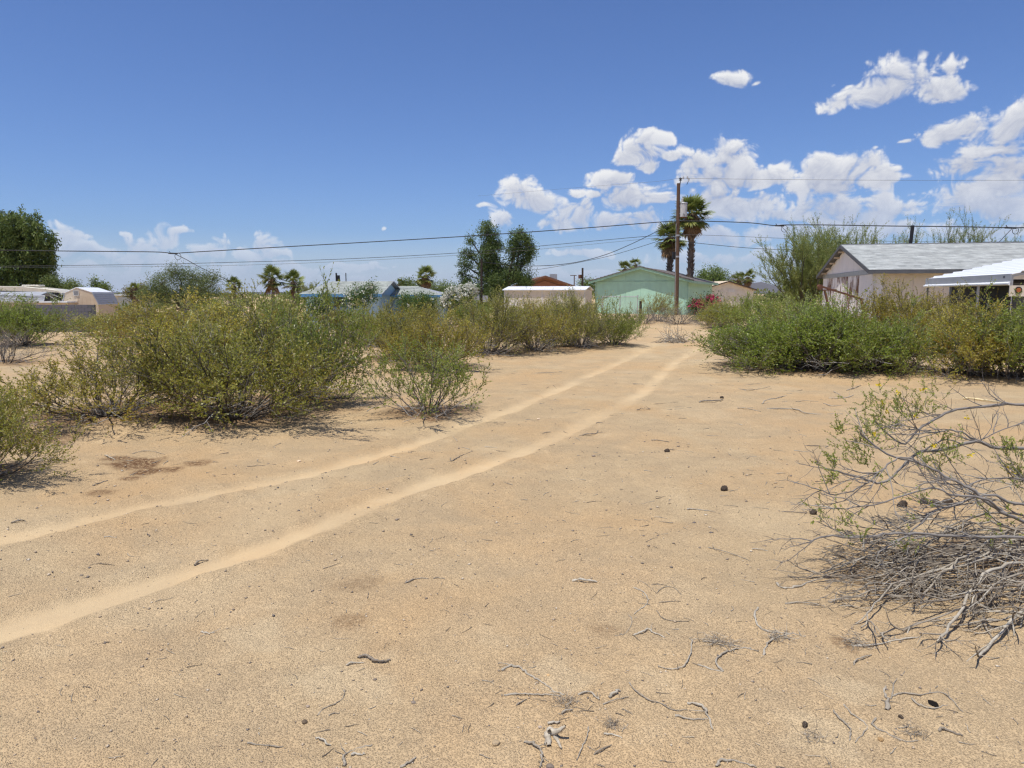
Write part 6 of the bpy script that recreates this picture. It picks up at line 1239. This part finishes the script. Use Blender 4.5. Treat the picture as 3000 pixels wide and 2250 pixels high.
for (pts, r, tint) in MAIN:
    r *= 0.62; tint -= 0.12
    L = smooth_line([heap_line(*q) for q in pts], 5) - HC; n = len(L); L = L + rgs.normal(0, 0.006, L.shape); L[:, 2] = np.maximum(L[:, 2], -0.02); heapP.append(L)
    a = Acc(); V, Q = tubes(L[None], 1.0, 1.0, 7); V = V.reshape(n, 7, 3); R = r * (1 - 0.5 * np.linspace(0, 1, n)) * (1 + 0.12 * rgs.normal(size=n)); V = L[:, None] + (V - L[:, None]) * R[:, None, None]
    a.add(V.reshape(-1, 3), Q, np.clip(tint + rgs.normal(0, 0.07, len(Q)), 0, 1)); link('branch', a.mesh('branch', True), M['deadwood'], hp)
a = Acc()
for L in heapP:                                                       # side twigs of the main branches
    p_, d_, _ = kids(rgs, L[None], 12, 0.1, 1.0, 0.7, (-0.15, -0.1, 0.0)); T1 = grow(rgs, p_, d_, rgs.uniform(0.10, 0.32, len(p_)), 5, 0.16); T1[:, :, 2] = np.maximum(T1[:, :, 2], -0.01); a.tube(rgs, T1, 0.005, 0.002, 4, (0.1, 0.9))
    p_, d_, _ = kids(rgs, T1, 4, 0.2, 1.0, 0.8); T2 = grow(rgs, p_, d_, rgs.uniform(0.04, 0.12, len(p_)), 3, 0.2); T2[:, :, 2] = np.maximum(T2[:, :, 2], -0.01); a.tube(rgs, T2, 0.0022, 0.001, 3, (0.1, 0.9))
n = 210; c0 = np.array([heap_line(rgs.uniform(2560, 3080), rgs.uniform(1590, 1760), 0) - HC for _ in range(n)]); hgt = 0.20 * np.clip(1 - np.abs(c0[:, 1]) / 0.6, 0.1, 1) * sstep(-0.9, 0.1, c0[:, 0])
c0[:, 2] += rgs.uniform(0, 1, n) * hgt; d_ = np.column_stack([-np.ones(n), rgs.normal(-0.15, 0.4, n), rgs.normal(-0.08, 0.12, n)]); T1 = grow(rgs, c0, d_, rgs.uniform(0.2, 0.65, n), 6, 0.10); T1[:, :, 2] = np.maximum(T1[:, :, 2], -0.01)
a.tube(rgs, T1, rgs.uniform(0.0025, 0.0065, n), 0.0016, 5, (0.0, 0.75))
n = 520; c0 = np.array([heap_line(rgs.uniform(2400, 3060), rgs.uniform(1610, 1790), 0) - HC for _ in range(n)]); c0[:, 2] += rgs.uniform(0, 0.06, n); T1 = grow(rgs, c0, rgs.normal(size=(n, 3)) * (1.4, 0.8, 0.35), rgs.uniform(0.05, 0.18, n), 4, 0.2); T1[:, :, 2] = np.maximum(T1[:, :, 2], -0.01); a.tube(rgs, T1, 0.0028, 0.0012, 3, (0.0, 0.8))
tag(link('tangled_twigs', a.mesh('tangled_twigs'), M['deadwood'], hp), kind='stuff')

# live flowering branches arching in from the right
RT = GP(3290, 1720); fb = empty('flowering_shrub', RT, 0, 'leaning shrub with grey arching branches and yellow flowers at the right frame edge', 'shrub'); rgs = np.random.default_rng(33)
def fpt(px, py, Y): return AT(px, py, Y) - RT
ARCH = [([(3290, 1720, 4.2), (3200, 1600, 4.2), (2990, 1525, 4.1), (2920, 1490, 4.1), (2840, 1430, 4.15), (2780, 1400, 4.2), (2700, 1360, 4.25), (2600, 1330, 4.3), (2520, 1270, 4.3)], .013), ([(2940, 1500, 4.1), (2880, 1460, 4.05), (2790, 1450, 4.05), (2720, 1430, 4.1), (2560, 1480, 4.1), (2440, 1490, 4.1)], .008),
 ([(3290, 1720, 4.3), (3200, 1420, 4.5), (3060, 1320, 4.6), (2920, 1312, 4.6), (2860, 1293, 4.6), (2760, 1318, 4.6), (2680, 1330, 4.65), (2600, 1410, 4.6), (2520, 1400, 4.6), (2420, 1370, 4.6)], .015), ([(3290, 1720, 4.4), (3180, 1330, 4.9), (3060, 1210, 5.0), (2970, 1184, 5.0), (2860, 1193, 5.0), (2770, 1210, 5.0), (2690, 1260, 4.95), (2640, 1300, 4.9), (2560, 1230, 4.9)], .014),
 ([(3290, 1720, 4.2), (3120, 1500, 4.4), (3010, 1410, 4.4), (2890, 1405, 4.4), (2800, 1440, 4.3)], .008), ([(3290, 1720, 4.2), (3100, 1480, 4.3), (2990, 1480, 4.3), (2900, 1450, 4.3), (2820, 1470, 4.3), (2740, 1500, 4.25), (2640, 1580, 4.2), (2570, 1620, 4.15)], .010),
 ([(3290, 1720, 4.1), (3100, 1600, 4.0), (2990, 1575, 3.95), (2850, 1573, 3.95), (2700, 1565, 3.95), (2620, 1565, 3.95), (2540, 1572, 3.95), (2420, 1572, 3.95), (2370, 1590, 3.95)], .011), ([(2690, 1330, 4.6), (2760, 1290, 4.6), (2840, 1300, 4.6), (2960, 1250, 4.7), (3040, 1225, 4.8)], .006),
 ([(2860, 1293, 4.6), (2800, 1260, 4.6), (2720, 1265, 4.6), (2630, 1240, 4.6)], .007), ([(2700, 1360, 4.25), (2650, 1340, 4.25), (2600, 1360, 4.25), (2530, 1420, 4.2), (2450, 1450, 4.2), (2390, 1430, 4.2)], .006)]
archP = []
for (pts, r) in ARCH:
    L = smooth_line([fpt(*q) for q in pts], 5); L = L + rgs.normal(0, 0.003, L.shape); archP.append(L); n = len(L); a = Acc(); V, Q = tubes(L[None], 1, 1, 7); V = V.reshape(n, 7, 3); R = r * (1 - 0.62 * np.linspace(0, 1, n)) * (1 + 0.08 * rgs.normal(size=n)); V = L[:, None] + (V - L[:, None]) * R[:, None, None]
    a.add(V.reshape(-1, 3), Q, np.clip(0.62 + rgs.normal(0, 0.06, len(Q)), 0, 1)); link('branch', a.mesh('branch', True), M['stem'], fb)
a = Acc(); lf = Acc(); fl = Acc()
for L in archP:
    p_, d_, t_ = kids(rgs, L[None], 12, 0.35, 1.0, 0.8, (-0.2, 0, 0.15)); T1 = grow(rgs, p_, d_, rgs.uniform(0.10, 0.34, len(p_)), 5, 0.14, (-0.1, 0, 0.1)); a.tube(rgs, T1, 0.0035, 0.0016, 4, (0.4, 0.9)); p_, d_, _ = kids(rgs, T1, 5, 0.2, 1.0, 0.8, (0, 0, 0.1)); T2 = grow(rgs, p_, d_, rgs.uniform(0.04, 0.13, len(p_)), 3, 0.2); a.tube(rgs, T2, 0.0018, 0.0009, 3, (0.3, 0.9))
CL_ = [(2560, 1180, 4.9, 60, 26), (2590, 1240, 4.9, 60, 26), (2540, 1270, 4.5, 50, 20), (2720, 1160, 5.0, 70, 20), (2680, 1210, 4.9, 50, 14), (2500, 1310, 4.5, 50, 16), (2530, 1330, 4.4, 40, 10), (2460, 1250, 4.6, 16, 10), (2440, 1400, 4.2, 32, 10), (2760, 1290, 4.6, 46, 16), (2800, 1330, 4.5, 34, 14), (2730, 1350, 4.4, 40, 14), (2480, 1520, 4.0, 40, 8), (2410, 1500, 4.0, 34, 5), (2520, 1560, 3.95, 24, 6), (2980, 1330, 4.5, 34, 18), (2990, 1390, 4.5, 40, 22), (2950, 1300, 4.6, 20, 8), (2640, 1180, 4.9, 40, 14), (2700, 1480, 4.1, 50, 7), (2660, 1600, 4.0, 40, 5), (2900, 1500, 4.1, 50, 5), (2950, 1560, 4.0, 40, 5), (2450, 1350, 4.3, 30, 12), (2580, 1380, 4.3, 40, 8)]
for (px, py, Y, sp, nt) in [(a_, b_, c_, d_, int(e_ * 1.4)) for (a_, b_, c_, d_, e_) in CL_]:                                        # leafy sprays
    c = fpt(px, py, Y); k = Y / FPX; b = c + rgs.normal(0, sp * 0.45 * k, (nt, 3)) * (1, 1, 1) - (0, 0, 12 * k); T1 = grow(rgs, b, np.column_stack([rgs.normal(-0.3, 0.5, nt), rgs.normal(0, 0.5, nt), rgs.uniform(0.2, 1, nt)]), rgs.uniform(0.05, 0.13, nt), 4, 0.18); a.tube(rgs, T1, 0.0020, 0.0009, 3, (0.2, 0.7))
    tt = rgs.uniform(0.05, 1, (nt, 20)); pos, T = along(T1, tt); pos = pos.reshape(-1, 3) + rgs.normal(0, 0.003, (nt * 20, 3)); leaves(rgs, lf, pos, T.reshape(-1, 3), 0.0128, 0.0072, np.clip(np.repeat(rgs.normal(0.55, 0.15, nt), 20) + rgs.normal(0, 0.15, len(pos)), 0, 1))
for (px, py, Y) in ((2576, 1129, 4.9), (2585, 1180, 4.9), (2685, 1217, 4.9), (2597, 1205, 4.9), (2832, 1222, 4.7), (2562, 1275, 4.5), (2842, 1333, 4.4), (2632, 1150, 4.9), (2950, 1370, 4.45), (2965, 1388, 4.45), (2700, 1140, 5.0), (2740, 1306, 4.5)):
    c = fpt(px, py, Y - 0.02); b = c + rgs.normal(0, 0.004, (9, 3)); leaves(rgs, fl, b, rgs.normal(size=(9, 3)), 0.021, 0.014, rgs.uniform(0, 1, 9))
link('twigs', a.mesh('twigs'), M['stem'], fb); o = link('foliage', lf.mesh('foliage'), M['leaf'], fb); o.color = (0.95, 1.1, 1.0, 1); tag(link('flowers', fl.mesh('flowers'), M['yellow'], fb), kind='stuff')
for o_ in bpy.data.objects:
    if o_.name.startswith('flowers'): o_['kind'] = 'stuff'

# gravel and fine twig litter scattered over the bare sand
def gravel():
    rgs = np.random.default_rng(77); n = 15000; r = 1.6 * np.exp(rgs.uniform(0, 1, n) * math.log(9.5 / 1.6)); an = rgs.uniform(-0.72, 0.72, n); x = r * np.sin(an); y = r * np.cos(an)
    z, rut, lit, dust = terrain(x, y); keep = rgs.uniform(size=n) > 0.85 * rut; x, y, z, r = x[keep], y[keep], z[keep], r[keep]; n = len(x)
    s = np.clip(0.0014 * rgs.pareto(2.4, n) + 0.0016, 0, 0.0075) * np.clip(r / 3.2, 0.8, 1.6)
    o8 = np.array([(1, 0, 0), (0, 1, 0), (-1, 0, 0), (0, -1, 0), (0, 0, 0.7), (0, 0, -0.5)], float); V = o8[None] * (1 + 0.35 * rgs.normal(size=(n, 6, 1))) * s[:, None, None]
    a = rgs.uniform(0, 6.28, n); ca, sa = np.cos(a)[:, None], np.sin(a)[:, None]; V = np.stack([V[..., 0] * ca - V[..., 1] * sa, V[..., 0] * sa + V[..., 1] * ca, V[..., 2]], -1) + np.column_stack([x, y, z + s * 0.25])[:, None]
    T = np.array([(0, 1, 4), (1, 2, 4), (2, 3, 4), (3, 0, 4), (1, 0, 5), (2, 1, 5), (3, 2, 5), (0, 3, 5)]); T = (np.arange(n)[:, None, None] * 6 + T[None]).reshape(-1, 3)
    t = np.where(rgs.uniform(size=n) < 0.45, rgs.uniform(0, 0.25, n), rgs.uniform(0.35, 1.0, n))
    tag(link('gravel', mk('gravel', V.reshape(-1, 3), None, T, tint=np.repeat(t, 8)), M['stone']), 'fine gravel strewn over the sand', 'gravel', kind='stuff')
    n = 1500; r = 1.7 * np.exp(rgs.uniform(0, 1, n) * math.log(18 / 1.7)); an = rgs.uniform(-0.72, 0.72, n); x = r * np.sin(an); y = r * np.cos(an); z, rut, lit, dust = terrain(x, y); keep = (rgs.uniform(size=n) > 0.9 * rut) & (rgs.uniform(size=n) < 0.35 + 0.5 * sstep(-2, 2, x) + lit); x, y, z = x[keep], y[keep], z[keep]; n = len(x)
    P = grow(rgs, np.column_stack([x, y, z + 0.003]), rgs.normal(size=(n, 3)) * (1, 1, 0.02), rgs.uniform(0.015, 0.10, n) * np.clip(np.hypot(x, y) / 4, 0.7, 2.2), 5, 0.25); P[:, :, 2] = terrain(P[:, :, 0].ravel(), P[:, :, 1].ravel())[0].reshape(n, 5) + 0.003
    b = Acc(); b.tube(rgs, P, rgs.uniform(0.001, 0.0028, n) * np.clip(np.hypot(x, y) / 4, 0.8, 2), 0.0008, 4, (0.0, 0.9)); tag(link('twig_litter', b.mesh('twig_litter'), M['deadwood']), 'fine dead twig litter strewn over the sand', 'litter', kind='stuff')
gravel()

# distant scrub that closes the view between the houses, a mass nobody could count
def far_scrub():
    rgs = np.random.default_rng(91); fo = Acc(); n = 620; Y = 78 + 200 * rgs.uniform(0, 1, n) ** 1.5; px = rgs.uniform(-300, 3300, n); x = (px - CX) / FPX * Y; g = base_macro(x, Y)
    h = rgs.uniform(1.0, 2.2, n) * (0.9 + 0.4 * (Y > 160)); w = h * rgs.uniform(0.8, 1.6, n)
    for i in range(n):
        m = 90; q = nrm(rgs.normal(size=(m, 3))) * rgs.uniform(0.2, 1, (m, 1)) ** 0.5; pos = np.array((x[i], Y[i], g[i] + h[i] * 0.5)) + q * (w[i] * 0.6, w[i] * 0.6, h[i] * 0.55) * (1 + 0.15 * rgs.normal(size=(m, 1)))
        leaves(rgs, fo, pos, nrm(q), 0.40, 0.28, np.clip(rgs.normal(0.5, 0.2) + rgs.normal(0, 0.15, m), 0, 1))
    o = link('distant_scrub', fo.mesh('distant_scrub'), M['treeleaf']); o.color = (1.5, 1.3, 1.2, 1); tag(o, 'low distant scrub along the horizon between the houses', 'scrub', kind='stuff')
far_scrub()
def far_belt():
    rgs = np.random.default_rng(92); fo = Acc(); n = 520; Y = rgs.uniform(300, 1000, n); px = rgs.uniform(-400, 3400, n); x = (px - CX) / FPX * Y; g = base_macro(x, Y); h = rgs.uniform(2.2, 4.2, n); w = h * rgs.uniform(1.0, 2.2, n)
    for i in range(n):
        m = 46; q = nrm(rgs.normal(size=(m, 3))) * rgs.uniform(0.2, 1, (m, 1)) ** 0.5; pos = np.array((x[i], Y[i], g[i] + h[i] * 0.42)) + q * (w[i] * 0.7, w[i] * 0.7, h[i] * 0.5)
        leaves(rgs, fo, pos, nrm(q), 1.5, 1.0, np.clip(rgs.normal(0.5, 0.2) + rgs.normal(0, 0.15, m), 0, 1))
    o = link('distant_trees', fo.mesh('distant_trees'), M['treeleaf']); o.color = (1.3, 1.2, 1.2, 1); tag(o, 'far belt of low trees and brush on the horizon', 'trees', kind='stuff')
far_belt()
# the air
def air():
    b = MB().box(-24000, 24000, -3000, 13200, -60, 330); m = bpy.data.materials.new('air'); m.use_nodes = True; nt = m.node_tree; nt.nodes.clear(); o_ = nt.nodes.new('ShaderNodeOutputMaterial'); v = nt.nodes.new('ShaderNodeVolumePrincipled')
    v.inputs['Color'].default_value = (0.72, 0.82, 0.96, 1); v.inputs['Density'].default_value = 0.00003; v.inputs['Anisotropy'].default_value = 0.0; nt.links.new(v.outputs[0], o_.inputs['Volume'])
    o = b.build('haze', m); tag(o, 'thin bluish desert air', 'haze', kind='stuff')
air()
